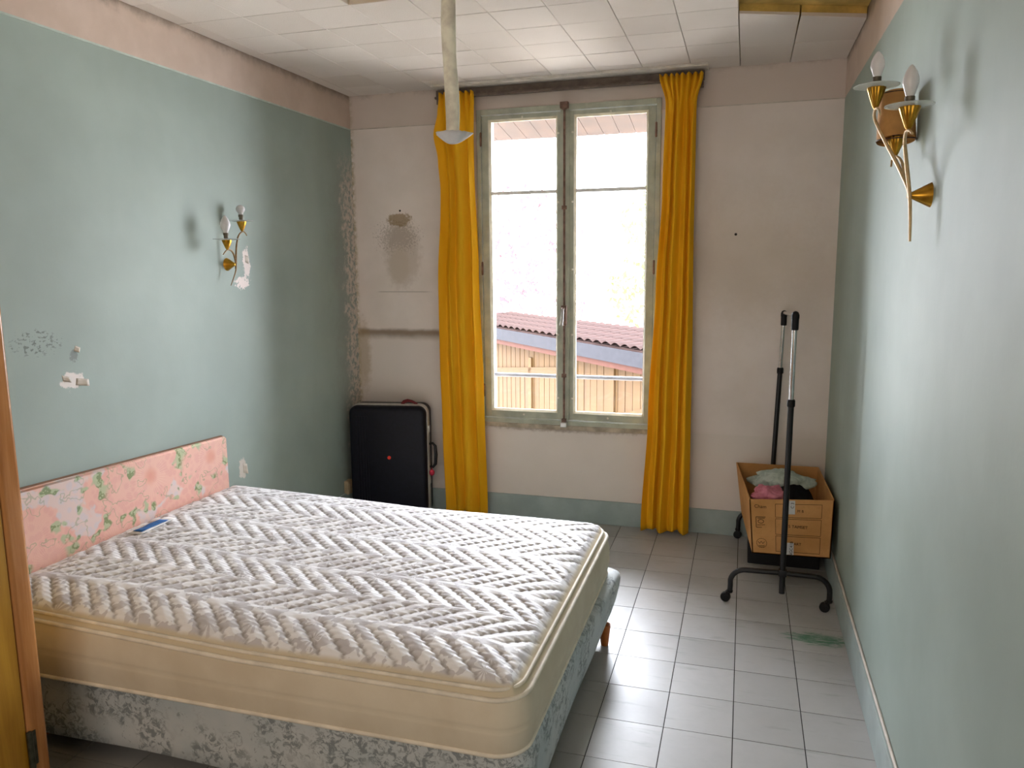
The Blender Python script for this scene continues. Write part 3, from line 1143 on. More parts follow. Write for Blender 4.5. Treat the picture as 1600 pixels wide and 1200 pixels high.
sub('post', post(WY1 - 0.068, WY1), M_POST, ward, 40)
sub('post', post(WY0, WY0 + 0.068), M_POST, ward, 40)
door_ = sub('door', MB().cbox(WFX - .030, WY0 + .07, 0.10, WFX - .006, WY1 - .0705, WZT - .08, .003), M_WARD, ward)
M_HINGE = plain('tarnished_hinge', '#4a4c40', 0.4, 0.5, 0.7, var=.3, scale=40)
for z in (0.28, 1.86):
    sub('hinge', MB().lathe([(.004, -.062), (.009, -.058), (.009, .058), (.004, .062)], (WFX + .004, WY1 - .068, z), n=12)
        .cbox(WFX - .002, WY1 - .067, z - .055, WFX + .002, WY1 - .045, z + .055, .001), M_HINGE, door_, 40)
sub('crown', MB().cbox(0.022, WY0 - .01, WZT - .05, WFX + .01, WY1 + .005, WZT + .03, .008), M_POST, ward)
sub('plinth', MB().cbox(0.03, WY0 + .07, 0.0, WFX - .02, WY1 - .07, 0.10, .003), M_WARD, ward)

# ------------------------------------------------------------------ suitcase in the corner
M_CASE = plain('navy_black_hard_shell', '#0d0e1a', 0.5, 0.25, var=0.2, scale=40, bump=0.15)
M_ALU = plain('aluminium_trim', '#d2d0cb', 0.35, 0.5, 0.75)
M_BLK = plain('black_plastic', '#141416', 0.4, 0.4)
M_RED = plain('red_tag', '#c2304a', 0.5)
M_DRED = plain('dark_red_leather', '#6e2226', 0.5)
case = thing('suitcase', 'black hard-shell suitcase with a red dot standing in the corner left of the window', 'suitcase', (0.32, -0.185, 0))
CW, CD, CH = 0.532, 0.215, 0.775
RZ = Matrix.Rotation(math.radians(10), 4, 'Z')


def case_part(name, mb, mat, parent=None, smooth=None, label=None):
    me = mb.xf(RZ).mesh(name, mat, smooth)
    o = bpy.data.objects.new(name, me)
    COL.objects.link(o)
    o.parent = parent or case
    if label:
        o['label'] = label
    return o


def xz_rrect(w, h, r, z0, ins=0.0):
    return [(x, z) for x, z in rrect(-w / 2 + ins, z0 + ins, w / 2 - ins, z0 + h - ins, max(.004, r - ins), 8)]


def shell(y_list):
    rings = []
    for y, ins in y_list:
        rings.append([(x, y, z) for x, z in xz_rrect(CW, CH, 0.055, 0.012, ins)])
    b = ring_skin(rings)
    n = len(rings[0])
    b.f += [tuple(range(n)), tuple((len(rings) - 1) * n + k for k in range(n))]
    return b


front = case_part('front_shell', shell([(-CD / 2, 0.030), (-CD / 2 + .004, 0.016), (-CD / 2 + .012, 0.006), (-CD / 2 + .03, 0.0), (-0.055, 0.0), (-0.053, 0.004)]), M_CASE, smooth=40)
case_part('back_shell', shell([(-0.004, 0.004), (0.0, 0.0), (CD / 2 - .03, 0.0), (CD / 2 - .012, 0.006), (CD / 2, 0.03)]), M_CASE, smooth=40)
case_part('metal_trim', shell([(-0.056, -0.002), (-0.052, -0.006), (-0.040, -0.004), (-0.034, -0.006), (-0.020, -0.006), (-0.012, -0.004), (-0.006, -0.006), (-0.003, -0.002)]), M_ALU, smooth=30, label='aluminium closing frame')
for i in range(5):
    x = -CW / 2 + 0.055 + i * 0.019
    case_part('rib', MB().cbox(x - .005, -CD / 2 - .004, 0.08, x + .005, -CD / 2 + .004, CH - .055, .002), M_CASE, front)
case_part('sticker', MB().lathe([(.0125, 0), (.0125, .0015), (.011, .002)], (0.012, -CD / 2, 0.435), (0, -1, 0), 18), plain('orange_red_sticker', '#f0402c', .5), front, label='round orange-red sticker')
hpts = [(CW / 2, -0.017, 0.515), (CW / 2 + .03, -0.017, 0.520), (CW / 2 + .046, -0.017, 0.50), (CW / 2 + .05, -0.017, 0.44),
        (CW / 2 + .046, -0.017, 0.375), (CW / 2 + .028, -0.017, 0.352), (CW / 2, -0.017, 0.356)]
hnd = case_part('handle', MB().tube(hpts, [.008, .009, .011, .012, .011, .009, .008], 10), M_BLK, smooth=60)
case_part('luggage_tag', MB().tube([(CW / 2 + .022, -.018, .358), (CW / 2 + .02, -.022, .335)], .003, 6)
          .lathe([(.004, 0), (.016, .008), (.019, .022), (.015, .036), (.004, .044)], (CW / 2 + .02, -.022, .336), (0, -.05, -1), 12), M_RED, hnd, 50, label='red luggage tag')
stp = [(0.09, -0.017, CH + .016), (0.105, -0.02, CH + .032), (0.13, -0.02, CH + .040), (0.16, -0.018, CH + .034), (0.195, -0.017, CH + .016)]
case_part('strap_handle', MB().tube(stp, [.012, .013, .011, .009, .008], 8), M_DRED, smooth=60, label='dark red strap')
for x, z in ((CW / 2, 0.62), (CW / 2, 0.26)):
    case_part('latch', MB().cbox(x - .002, -.032, z - .025, x + .009, -.002, z + .025, .003), M_ALU)
for x in (-CW / 2 + .08, CW / 2 - .08):
    for y in (-.06, .06):
        case_part('foot', MB().lathe([(.014, 0), (.014, .014)], (x, y, 0), n=12), M_BLK, smooth=50)

# ------------------------------------------------------------------ clothes rack
M_RACK = plain('black_powder_coat', '#0f0e12', 0.35, 0.5, var=.2, scale=40)
M_CHROME = plain('chrome_tube', '#d5d6d8', 0.15, 0.5, 1.0, var=.04)
M_CAP = plain('black_rubber_cap', '#101012', 0.5)
rack = thing('clothes_rack', 'black and chrome rolling clothes rack in the right corner', 'clothes rack', (2.85, -0.55, 0))
YF, YR = -1.03, -0.055


def arch(x0, x1, y, ztop, r=.0135):
    P = [(x0, y, 0.05), (x0 + .002, y, ztop - .085)]
    for k in range(1, 9):
        a = math.radians(90 * k / 8)
        P.append((x0 + .075 * (1 - math.cos(a)), y, ztop - .075 + .075 * math.sin(a)))
    P.append(((x0 + x1) / 2, y, ztop + .003))
    for k in range(0, 9):
        a = math.radians(90 * (1 - k / 8))
        P.append((x1 - .075 * (1 - math.cos(a)), y, ztop - .075 + .075 * math.sin(a)))
    P.append((x1, y, 0.05))
    return MB().tube(P, r, 12)


def caster(parent, x, y, dirx):
    c = sub('caster', MB().lathe([(.012, .05), (.016, .054), (.016, .062), (.012, .066)], (x, y, 0), n=12)
            .cbox(x - .012 + dirx * .010, y - .013, .022, x + .012 + dirx * .010, y + .013, .056, .005), M_CAP, parent, 40)
    sub('wheel', MB().lathe([(.010, -.016), (.023, -.014), (.025, -.008), (.025, .008), (.023, .014), (.010, .016)],
                            (x + dirx * .020, y, 0.025), (0.25, 1, 0), 18), M_CAP, c, 40)


fa = sub('base_tube', arch(2.606, 3.082, YF, 0.178), M_RACK, rack, 60)
caster(fa, 2.606, YF, -1)
caster(fa, 3.082, YF, -1)
ra = sub('base_tube', arch(2.636, 3.085, YR, 0.178), M_RACK, rack, 60)
caster(ra, 2.636, YR, 0)
caster(ra, 3.085, YR, 0)
for (xb, xm, xt, y, zc, zt_, zj) in ((2.8575, 2.852, 2.862, YF, 1.045, 1.462, 0.0), (2.825, 2.842, 2.856, YR, 1.075, 1.41, 0.0)):
    xc = xb + (xt - xb) * (zc - .15) / (zt_ - .15)
    pl_ = sub('lower_post', MB().tube([(xb, y, 0.16), (xb, y, 0.30), (xc, y, zc)], .0145, 14), M_RACK, rack, 60)
    if y == YF:
        sub('post_end', MB().tube([(xb, y - .002, 0.075), (xb, y - .002, 0.165)], .0145, 14).cbox(xb - .02, y - .018, .165, xb + .02, y + .018, .20, .006), M_RACK, pl_, 50)
    sub('collar', MB().lathe([(.017, 0), (.019, .004), (.019, .030), (.016, .036)], (xc, y, zc - .016), n=16), M_CAP, rack, 40)
    sub('chrome_post', MB().tube([(xc, y, zc), (xt, y, zt_)], .0115, 14), M_CHROME, rack, 60, label='chrome upper tube')
    sub('end_cap', MB().lathe([(.016, 0), (.017, .005), (.017, .050), (.0185, .056), (.0185, .072), (.013, .085), (.004, .090)], (xt, y, zt_ - .06), n=16), M_CAP, rack, 50)
sub('top_bar', MB().tube([(2.862, YF, 1.472), (2.856, YR, 1.425)], .010, 12), M_CHROME, rack, 60)

tag(MB().cbox(2.695, -0.47, 0.0, 3.085, -0.12, 0.181, .006).build('storage_box', plain('black_lidded_box', '#19191b', .6)),
    'low black box on the floor carrying the cardboard box', 'box')

# ------------------------------------------------------------------ cardboard box
def card_mat():
    m = Mat('brown_cardboard', 0.8, 0.15)
    c = m.mix(m.step(m.noise(5, 5), 0.3, 0.7), lin('#d6a066'), lin('#c48f56'))
    c = m.mix(m.ma('MULTIPLY', m.step(m.noise(60, 3), 0.55, 0.7), 0.15), c, lin('#a97c48'))
    return m.color(c).m


M_CARD = card_mat()
M_INK = plain('dark_brown_ink', '#3a2a1c', 0.8, var=.2, scale=50)
M_LAB = plain('white_sticker', '#d9dad8', 0.6, var=.05)
bx = thing('cardboard_box', 'open brown cardboard box of clothes stacked on the low black box under the clothes rack', 'box', (2.88, -0.44, 0.182))
FBL, FBR = Vector((2.713, -.79, .182)), Vector((3.104, -.79, .190))
FTL, FTR = Vector((2.688, -.79, .479)), Vector((3.109, -.79, .506))
BBL, BBR = Vector((2.655, -.10, .182)), Vector((3.085, -.095, .185))
BTL, BTR = Vector((2.612, -.085, .500)), Vector((3.090, -.082, .500))


def wallq(a, b, c, d, inw, t=0.006):
    i = Vector(inw).normalized() * t
    return MB().hexa([a, b, b + i, a + i, d, c, c + i, d + i])


sub('front_panel', wallq(FBL, FBR, FTR, FTL, (0, 1, 0)), M_CARD, bx)
sub('side_panel', wallq(BBL, FBL, FTL, BTL, (1, 0, 0)), M_CARD, bx)
sub('side_panel', wallq(FBR, BBR, BTR, FTR, (-1, 0, 0)), M_CARD, bx)
sub('back_panel', wallq(BBR, BBL, BTL, BTR, (0, -1, 0)), M_CARD, bx)
sub('bottom_panel', MB().hexa([FBL, FBR, BBR, BBL] + [p + Vector((0, 0, .006)) for p in (FBL, FBR, BBR, BBL)]), M_CARD, bx)
front_o = [o for o in bx.children if o.name.startswith('front_panel')][0]


def fp(u, v, d=0.0006):      # u right 0..1, v up 0..1 on the front panel
    p = FBL.lerp(FBR, u).lerp(FTL.lerp(FTR, u), v)
    return p + Vector((0, -d, 0))


def strip(a, b, wdt=0.0022):
    A, B = fp(*a), fp(*b)
    d = (B - A).normalized()
    n_ = Vector((-d.z, 0, d.x)) * wdt / 2
    return MB().hexa([A - n_, B - n_, B - n_ + Vector((0, .0008, 0)), A - n_ + Vector((0, .0008, 0)),
                      A + n_, B + n_, B + n_ + Vector((0, .0008, 0)), A + n_ + Vector((0, .0008, 0))])


def add_strips(lines, wdt=.0022):
    b = MB()
    for l in lines:
        s_ = strip(*l, wdt)
        b.add(s_.v, s_.f)
    return b


for (v0, v1) in ((0.685, 0.92), (0.375, 0.655), (0.065, 0.345)):
    sub('printed_frame', add_strips([((.31, v0), (.86, v0)), ((.86, v0), (.86, v1)), ((.86, v1), (.31, v1)), ((.31, v1), (.31, v0))]), M_INK, front_o)
sub('printed_emblem', add_strips([((.07, .49), (.07, .68)), ((.07, .68), (.19, .68)), ((.07, .49), (.14, .49)), ((.08, .53), (.18, .54)), ((.09, .655), (.18, .66))], .003)
    .add(*(lambda p: (p.v, p.f))(add_strips([((.13 + .035 * math.cos(a), .60 + .035 * math.sin(a)), (.13 + .035 * math.cos(a + .6), .60 + .035 * math.sin(a + .6))) for a in np.arange(0, 6.2, .6)], .003))), M_INK, front_o)
ringl = [((.13 + .065 * math.cos(a), .20 + .085 * math.sin(a)), (.13 + .065 * math.cos(a + .28), .20 + .085 * math.sin(a + .28))) for a in np.arange(0, 6.2, .35)]
ringl += [((.085, .23), (.105, .19)), ((.105, .19), (.125, .235)), ((.125, .235), (.145, .19)), ((.145, .19), (.17, .23)), ((.09, .15), (.17, .155)), ((.10, .13), (.165, .133))]
sub('printed_stamp', add_strips(ringl, .0022), M_INK, front_o)


def put_text(txt, u, v, size, name, parent, rot=0.0, mat=M_INK, d=.0008):
    vs_, fs_ = text_mesh(txt, size)
    c = fp(u, v, d)
    ca_, sa_ = math.cos(rot), math.sin(rot)
    b = MB()
    b.v = [(c.x + x * ca_ - y * sa_, c.y - z, c.z + x * sa_ + y * ca_) for x, y, z in vs_]
    b.f = fs_
    return sub(name, b, mat, parent)


put_text('S TAMSET', .585, .52, .022, 'printed_text', front_o)
put_text('LART', .57, .215, .020, 'printed_text', front_o)
put_text('M B', .61, .80, .020, 'printed_text', front_o)
put_text('Cham', .13, .87, .026, 'printed_text', front_o)


def sticker(u0, u1, v0, v1):
    b = MB()
    for d in (.0010, .0014):
        b.v += [tuple(fp(u0, v0, d)), tuple(fp(u1, v0, d)), tuple(fp(u1, v1, d)), tuple(fp(u0, v1, d))]
    b.f = [(0, 1, 2, 3), (4, 5, 6, 7), (0, 1, 5, 4), (1, 2, 6, 5), (2, 3, 7, 6), (3, 0, 4, 7)]
    return sub('paper_sticker', b, M_LAB, front_o, label='white paper sticker')


s1 = sticker(.43, .545, .745, .985)
s2 = sticker(.43, .535, .02, .235)
put_text('NGC41B', .505, .125, .022, 'sticker_text', front_o, PI / 2, d=.0018)
put_text('C 3', .515, .90, .022, 'sticker_text', front_o, PI / 2, d=.0018)


def cloth_mat(name, c1, c2, scale=16):
    m = Mat(name, 0.85, 0.15)
    m.color(m.mix(m.step(m.noise(scale, 4, dist=1.0), 0.38, 0.62), lin(c1), lin(c2)))
    m.bump(m.noise(45, 4), 0.25, 0.004)
    return m.m


def heap(name, label, mat, cx, cy, cz, rx, ry, rz, seed, amp=0.35, freq=2.2, rot=0.0, zmin=None):
    b = MB()
    nu, nv = 48, 26
    cr, sr = math.cos(rot), math.sin(rot)

    def fn(u, v):
        th = 2 * PI * u
        ph_ = -PI / 2 + PI * v
        d = Vector((math.cos(ph_) * math.cos(th), math.cos(ph_) * math.sin(th), math.sin(ph_)))
        k = 1 + amp * mnoise.noise(d * freq + Vector((seed, 0, 0))) + amp * 0.5 * abs(mnoise.noise(d * freq * 2.6 + Vector((0, seed, 3))))
        x, y, z = d.x * rx * k, d.y * ry * k, d.z * rz * (k if d.z > 0 else 1)
        # squarer plan
        p = (cx + x * cr - y * sr, cy + x * sr + y * cr, cz + z)
        if zmin is not None and p[2] < zmin:
            p = (p[0], p[1], zmin)
        return p
    b.grid(nu, nv, fn)
    bm = bmesh.new()
    me = b.mesh(name, mat)
    bm.from_mesh(me)
    bmesh.ops.remove_doubles(bm, verts=bm.verts[:], dist=1e-5)
    bmesh.ops.recalc_face_normals(bm, faces=bm.faces[:])
    bm.to_mesh(me)
    bm.free()
    me.polygons.foreach_set('use_smooth', [True] * len(me.polygons))
    o = link(name, me)
    return tag(o, label, 'clothing')


heap('folded_garment', 'black garment filling the cardboard box beneath the other clothes', cloth_mat('black_cloth', '#17171d', '#0e0e12'),
     2.893, -0.42, 0.32, 0.164, 0.27, 0.158, 3.1, 0.12, 1.6, 0, 0.190)
heap('folded_garment', 'pale mint crumpled garment across the back of the cardboard box', cloth_mat('mint_cloth', '#c3cfc6', '#a9b8b0', 22),
     2.868, -0.345, 0.470, 0.160, 0.105, 0.060, 8.4, 0.34, 1.7, 0.04)
heap('folded_garment', 'pink crumpled garment at the front of the cardboard box', cloth_mat('pink_cloth', '#d98a9b', '#c8788a', 20),
     2.795, -0.62, 0.452, 0.082, 0.12, 0.05, 5.7, 0.35, 2.4, -0.1)

# ------------------------------------------------------------------ wall lamps
def brass_mat():
    m = Mat('aged_brass', 0.28, 0.5, 1.0)
    m.color(m.mix(m.step(m.noise(40, 4), 0.35, 0.7), lin('#c9993a'), lin('#a77a26')))
    return m.m


M_BRASS = brass_mat()
M_ARM = plain('gilt_lacquer', '#cdb083', 0.35, 0.5, 0.4, var=.15, scale=50)
M_ARM2 = plain('dark_gilt_lacquer', '#8d7048', 0.4, 0.5, 0.4, var=.25, scale=60)
M_SOCK = plain('bulb_socket_metal', '#6f6759', 0.45, 0.4, 0.6)
M_BROWN = plain('brown_bakelite', '#4a3226', 0.4)


def bulb_mat():
    m = Mat('milky_bulb_glass', 0.15, 0.5)
    m.color(m.mix(m.noise(30, 2), lin('#f0eeee'), lin('#e4e2e4')))
    m.b.inputs['Transmission Weight'].default_value = 0.08
    m.b.inputs['Roughness'].default_value = 0.2
    return m.m


def clear_bulb_mat(name='frosted_disc_glass', tint=(0.86, 0.90, 0.88, 1), tf=0.55):
    m = Mat(name, 0.12, 0.5)
    m.b.inputs['Base Color'].default_value = tint
    tr = m.node('ShaderNodeBsdfTransparent')
    tr.inputs[0].default_value = tint
    mx = m.node('ShaderNodeMixShader')
    mx.inputs[0].default_value = tf
    out = m.t.nodes['Material Output']
    m.t.links.new(m.b.outputs[0], mx.inputs[1])
    m.t.links.new(tr.outputs[0], mx.inputs[2])
    m.t.links.new(mx.outputs[0], out.inputs[0])
    return m.m


M_BULB = bulb_mat()
M_DISC = clear_bulb_mat()
M_CLEAR = clear_bulb_mat('clear_bulb_glass', (0.93, 0.9, 0.9, 1), 0.35)


def smooth_path(P, n=5):
    P = [Vector(p) for p in P]
    out = []
    for i in range(len(P) - 1):
        p0, p1, p2, p3 = P[max(0, i - 1)], P[i], P[i + 1], P[min(len(P) - 1, i + 2)]
        for k in range(n):
            t = k / n
            out.append(0.5 * ((2 * p1) + (p2 - p0) * t + (2 * p0 - 5 * p1 + 4 * p2 - p3) * t * t + (3 * p1 - p0 - 3 * p2 + p3) * t ** 3))
    out.append(P[-1])
    return out


def taper(P, r0, r1, rm):
    n = len(P)
    return [r0 + (rm - r0) * min(1, i / (n * .3)) if i < n * .3 else rm + (r1 - rm) * (i - n * .3) / (n * .7) for i in range(n)]


def arm(root, P, mat, r0=.003, rm=.0055, r1=.0025):
    Q = smooth_path(P)
    return sub('arm', MB().tube(Q, taper(Q, r0, r1, rm), 10), mat, root, 60)


def cup(root, tip, top_z, r, name='cup'):
    h = top_z - tip[2]
    return sub(name, MB().lathe([(.004, 0), (r * .35, h * .12), (r * .75, h * .6), (r, h * .95), (r * .98, h), (r * .5, h * 1.01)], tip, n=48, flute=.05, nf=12), M_BRASS, root, 50)


def disc(root, c, r):
    return sub('drip_dish', MB().lathe([(.012, 0.001), (r * .6, 0.0), (r, .004), (r, .0065), (r * .6, .003), (.012, .004)], c, n=36), M_DISC, root, 40, label='thin glass drip dish')


def candle_bulb(root, c, hs, hb, r, mat, shape='candle'):
    so = sub('bulb_socket', MB().lathe([(.011, 0), (.011, hs * .6), (.013, hs * .62), (.013, hs)], c, n=16), M_SOCK, root, 40)
    cc = (c[0], c[1], c[2] + hs)
    if shape == 'candle':
        pr = [(.010, 0), (.012, hb * .06), (r * .8, hb * .25), (r, hb * .42), (r * .93, hb * .6), (r * .66, hb * .8), (r * .3, hb * .95), (.002, hb)]
    else:
        pr = [(.010, 0), (.012, hb * .12)] + [(r * math.sin(a), hb * .56 - r * math.cos(a) * hb * .44 / r) for a in np.linspace(.6, 3.10, 10)]
    sub('bulb', MB().lathe(pr, cc, n=24), mat, so, 60)


# right wall, three arms, one with a shade
lampR = thing('wall_lamp', 'three-armed brass wall lamp with a small tan shade on the right wall', 'wall lamp', (W, -2.40, 1.91), 'brass wall lamps')
sub('wall_mount', MB().lathe([(.036, 0), (.034, .004), (.008, .054), (.008, .062)], (W, -2.40, 1.912), (-1, 0, 0), 32), M_BRASS, lampR, 40)
arm(lampR, [(3.083, -2.430, 1.779), (3.079, -2.435, 1.846), (3.077, -2.409, 1.915), (3.071, -2.353, 1.962), (3.057, -2.265, 2.028), (3.037, -2.207, 2.088),
            (3.015, -2.154, 2.153), (3.001, -2.178, 2.178), (2.993, -2.257, 2.186), (2.987, -2.361, 2.168), (2.983, -2.43, 2.141)], M_ARM, .0035, .0065, .003)
arm(lampR, [(3.081, -2.425, 1.841), (3.077, -2.419, 1.909), (3.069, -2.410, 1.971), (3.053, -2.443, 2.034), (3.043, -2.483, 2.059), (3.035, -2.545, 2.072),
            (3.030, -2.625, 2.063), (3.027, -2.675, 2.048)], M_ARM, .004, .006, .003)
arm(lampR, [(3.077, -2.401, 1.920), (3.077, -2.345, 1.963), (3.075, -2.301, 2.004), (3.073, -2.243, 2.035), (3.073, -2.160, 2.053), (3.069, -2.128, 2.046), (3.065, -2.144, 2.025)], M_ARM, .004, .005, .003)
cup(lampR, (2.993, -2.254, 2.186), 2.250, .026)
disc(lampR, (2.993, -2.252, 2.250), .066)
candle_bulb(lampR, (2.993, -2.250, 2.252), .030, .075, .021, M_CLEAR)
cup(lampR, (3.035, -2.575, 2.071), 2.132, .026)
disc(lampR, (3.035, -2.566, 2.132), .062)
candle_bulb(lampR, (3.035, -2.566, 2.134), .026, .082, .021, M_BULB)
cup(lampR, (3.073, -2.150, 2.054), 2.115, .026)
M_SHADE = plain('tan_parchment_shade', '#b98a52', 0.7, 0.2, var=.2, scale=12)
sh = sub('lamp_shade', MB().lathe([(.058, 0), (.056, .05), (.053, .10), (.049, .15), (.0475, .15), (.0515, .10), (.0545, .05), (.0565, 0)], (3.074, -2.147, 2.104), (-.02, .20, 1), 36, cap=False), M_SHADE, lampR, 60, label='small tan parchment shade')
for h, r in ((0.001, .0585), (.149, .0495)):
    path = [(3.074 - .02 * h + r * math.cos(a), -2.147 + .20 * h + r * math.sin(a)) for a in np.linspace(0, 2 * PI, 36, endpoint=False)]
    sub('shade_rim', loop_tube(path, 2.104 + h, .0022, 6), M_BROWN, sh, 180)
candle_bulb(lampR, (3.073, -2.148, 2.116), .026, .06, .018, M_BULB)

# left wall, two arms
lampL = thing('wall_lamp', 'slim two-armed brass wall lamp with bare bulbs on the left wall', 'wall lamp', (0, -1.42, 1.74), 'brass wall lamps')
sub('wall_mount', MB().lathe([(.034, 0), (.032, .004), (.009, .044), (.009, .052)], (0, -1.42, 1.738), (1, 0, 0), 32), M_BRASS, lampL, 40)
arm(lampL, [(.050, -1.468, 1.629), (.050, -1.423, 1.699), (.052, -1.418, 1.737), (.054, -1.418, 1.765), (.058, -1.413, 1.831), (.062, -1.398, 1.883), (.066, -1.371, 1.907),
            (.068, -1.350, 1.906), (.070, -1.335, 1.889)], M_ARM2, .002, .0055, .0025)
arm(lampL, [(.050, -1.420, 1.713), (.053, -1.421, 1.746), (.070, -1.454, 1.783), (.085, -1.491, 1.804), (.097, -1.529, 1.811), (.100, -1.555, 1.807), (.105, -1.589, 1.787)], M_ARM2, .004, .005, .0025)
cup(lampL, (.100, -1.547, 1.811), 1.859, .024)
disc(lampL, (.100, -1.549, 1.859), .066)
candle_bulb(lampL, (.100, -1.552, 1.861), .034, .086, .026, M_BULB)
cup(lampL, (.066, -1.368, 1.910), 1.960, .024)
disc(lampL, (.066, -1.370, 1.960), .063)
candle_bulb(lampL, (.066, -1.371, 1.962), .034, .050, .0235, M_BULB, 'ball')

# ------------------------------------------------------------------ hanging lamp tube
M_TUBE = plain('dusty_cream_cloth', '#efe7d5', 0.8, 0.15, var=.22, scale=14, bump=.15)
M_ROSE = plain('torn_white_plaster', '#d9d9d9', 0.7, var=.06, scale=20)
ht = thing('hanging_lamp_tube', 'cream cloth-wrapped lamp tube hanging from the ceiling with a ragged end', 'ceiling lamp', (1.598, -2.25, H))
tp = [(1.590 + .009 * t + .003 * math.sin(9 * t), -2.25, H - .0 - (H - 2.198) * t) for t in np.linspace(0, 1, 16)]
sub('tube', MB().tube(tp, [.0262 - .0016 * t + .0009 * math.sin(17 * t) for t in np.linspace(0, 1, 16)], 18), M_TUBE, ht, 60)
rose = MB()
nr_, nk = 7, 30


def rosefn(u, v):
    a = 2 * PI * u
    rag = 0.74 + 0.45 * mnoise.noise(Vector((math.cos(a) * 1.7, math.sin(a) * 1.7, 2.0))) + .12 * mnoise.noise(Vector((math.cos(a) * 5, math.sin(a) * 5, 0)))
    r = 0.012 + (0.052 * (rag + .25) - 0.012) * v
    z = 2.160 + 0.034 * v ** 1.3 + 0.010 * mnoise.noise(Vector((math.cos(a) * 3, math.sin(a) * 3, 7))) * v
    return (1.600 + r * math.cos(a) * 1.1, -2.25 + r * math.sin(a), z)


rose.grid(nk + 1, nr_, rosefn)
ro = sub('ragged_cup', rose, M_ROSE, ht, 40, label='torn white cup at the lower end')
sm = ro.modifiers.new('thick', 'SOLIDIFY')
sm.thickness = 0.005
sm.offset = 1

# ------------------------------------------------------------------ wall socket and paint flakes
tag(MB().cbox(0.0, -0.292, 0.15, 0.034, -0.222, 0.245, .005).cbox(0.034, -0.284, 0.165, 0.040, -0.230, 0.230, .004).build('wall_socket', plain('yellowed_plastic', '#c0a987', .5)),
    'small yellowed plastic socket low on the left wall beside the suitcase', 'socket')
wl = bpy.data.objects['wall_left']
M_FLAKE = plain('peeling_paint_flake', '#d8d0c4', 0.6)
for (y, z, w_, h_, tilt, curl) in ((-2.43, 1.262, .05, .028, .3, .020), (-2.50, 1.285, .03, .024, -.2, .012), (-1.385, .625, .022, .055, .1, .016),
                                   (-1.255, 1.77, .02, .04, .1, .008), (-2.44, 1.40, .018, .02, .5, .010)):
    b = MB().grid(6, 4, lambda u, v: (0.0005 + curl * (u ** 1.5) * (1 - .4 * v), y + w_ * (u - .5) + tilt * .02 * v, z + h_ * (v - .5) - .01 * u))
    fo = sub('paint_flake', b, M_FLAKE, wl, 60)
    s_ = fo.modifiers.new('thick', 'SOLIDIFY')
    s_.thickness = .0012

# ------------------------------------------------------------------ outside: ground, shed, eave, trees
structure(MB().box(-14, 0.5, -3.2, 16, 30, -3.0).build('ground', plain('pale_gravel_yard', '#b0aaa0', .9, var=.2, scale=2)))
M_PLANK = Mat('weathered_orange_boards', 0.8, 0.15)
gp = M_PLANK.noise(2.0, 5, 0.65, vec=M_PLANK.scaled(9, 9, 0.7))
M_PLANK.color(M_PLANK.mix(M_PLANK.step(gp, 0.3, 0.75), lin('#35240e'), lin('#291b0a')))
r_ = M_PLANK.rand()
cc_ = M_PLANK.b.inputs['Base Color'].links[0].from_socket
M_PLANK.color(M_PLANK.mix(M_PLANK.ma('MULTIPLY', r_, 0.4), cc_, lin('#3a2910')))
M_PLANK = M_PLANK.m
M_FASC = plain('blue_grey_fascia', '#1d1d20', .7, .05)
M_REDB = plain('red_brown_batten', '#301c16', .7, .05)
M_ROOF = plain('weathered_roof_tile', '#231a18', .9, .02, var=.3, scale=3)
shed = thing('shed', 'weathered wooden shed with a tiled roof seen through the lower window panes', 'shed', (0.2, 5.3, -3.0))
e0, e1 = Vector((-1.183, 6.878, .70)), Vector((1.534, 3.815, .70))
dd = (e1 - e0).normalized()
nn_ = Vector((-dd.y, dd.x, 0))
e0 = e0 - dd * 1.6
Ls = (e1 - e0).length + 0.9
pw = 0.165
npl = int(Ls / pw)
off = nn_ * 0.16
for i in range(npl):
    a = e0 + off + dd * (i * pw + .004) + nn_ * random.uniform(0, .006)
    b_ = e0 + off + dd * ((i + 1) * pw - .004)
    b_ = Vector((b_.x, b_.y, 0))
    a0, b0 = Vector((a.x, a.y, -3.0)), Vector((b_.x, b_.y, -3.0))
    up = Vector((0, 0, 3.56))
    sub('plank', MB().hexa([a0, b0, b0 + nn_ * .03, a0 + nn_ * .03, a0 + up, b0 + up, b0 + nn_ * .03 + up, a0 + nn_ * .03 + up]), M_PLANK, shed)


def beam(p, q, w_, d_, name, mat):
    p, q = Vector(p), Vector(q)
    t = (q - p).normalized()
    s_ = t.cross(nn_).normalized() * w_ / 2
    f = -nn_ * d_
    return sub(name, MB().hexa([p - s_, q - s_, q - s_ + f, p - s_ + f, p + s_, q + s_, q + s_ + f, p + s_ + f]), mat, shed)


E0, E1 = e0 + off, e0 + off + dd * Ls


def on(t, z):
    p = e0 + off + dd * t
    return Vector((p.x, p.y, z))


T1 = (e1 - e0).length
beam(on(1.2, -.02), on(3.9, .30), .10, .03, 'rail_board', M_PLANK)
beam(on(2.55, -2.0), on(2.55, .34), .10, .03, 'post_board', M_PLANK)
beam(on(T1 - 1.2, -.30), on(T1 + .6, .22), .09, .03, 'brace', M_PLANK)
beam(on(T1 - .85, -2.0), on(T1 - .85, .45), .12, .03, 'post_board', M_PLANK)
fz = .70
F0, F1 = Vector((e0.x, e0.y, fz - .06)), Vector(((e0 + dd * Ls).x, (e0 + dd * Ls).y, fz - .06))
beam(F0, F1, .17, .03, 'fascia', M_FASC)
beam(F0 + nn_ * .05 + Vector((0, 0, -.125)), F1 + nn_ * .05 + Vector((0, 0, -.125)), .07, .05, 'batten', M_REDB)
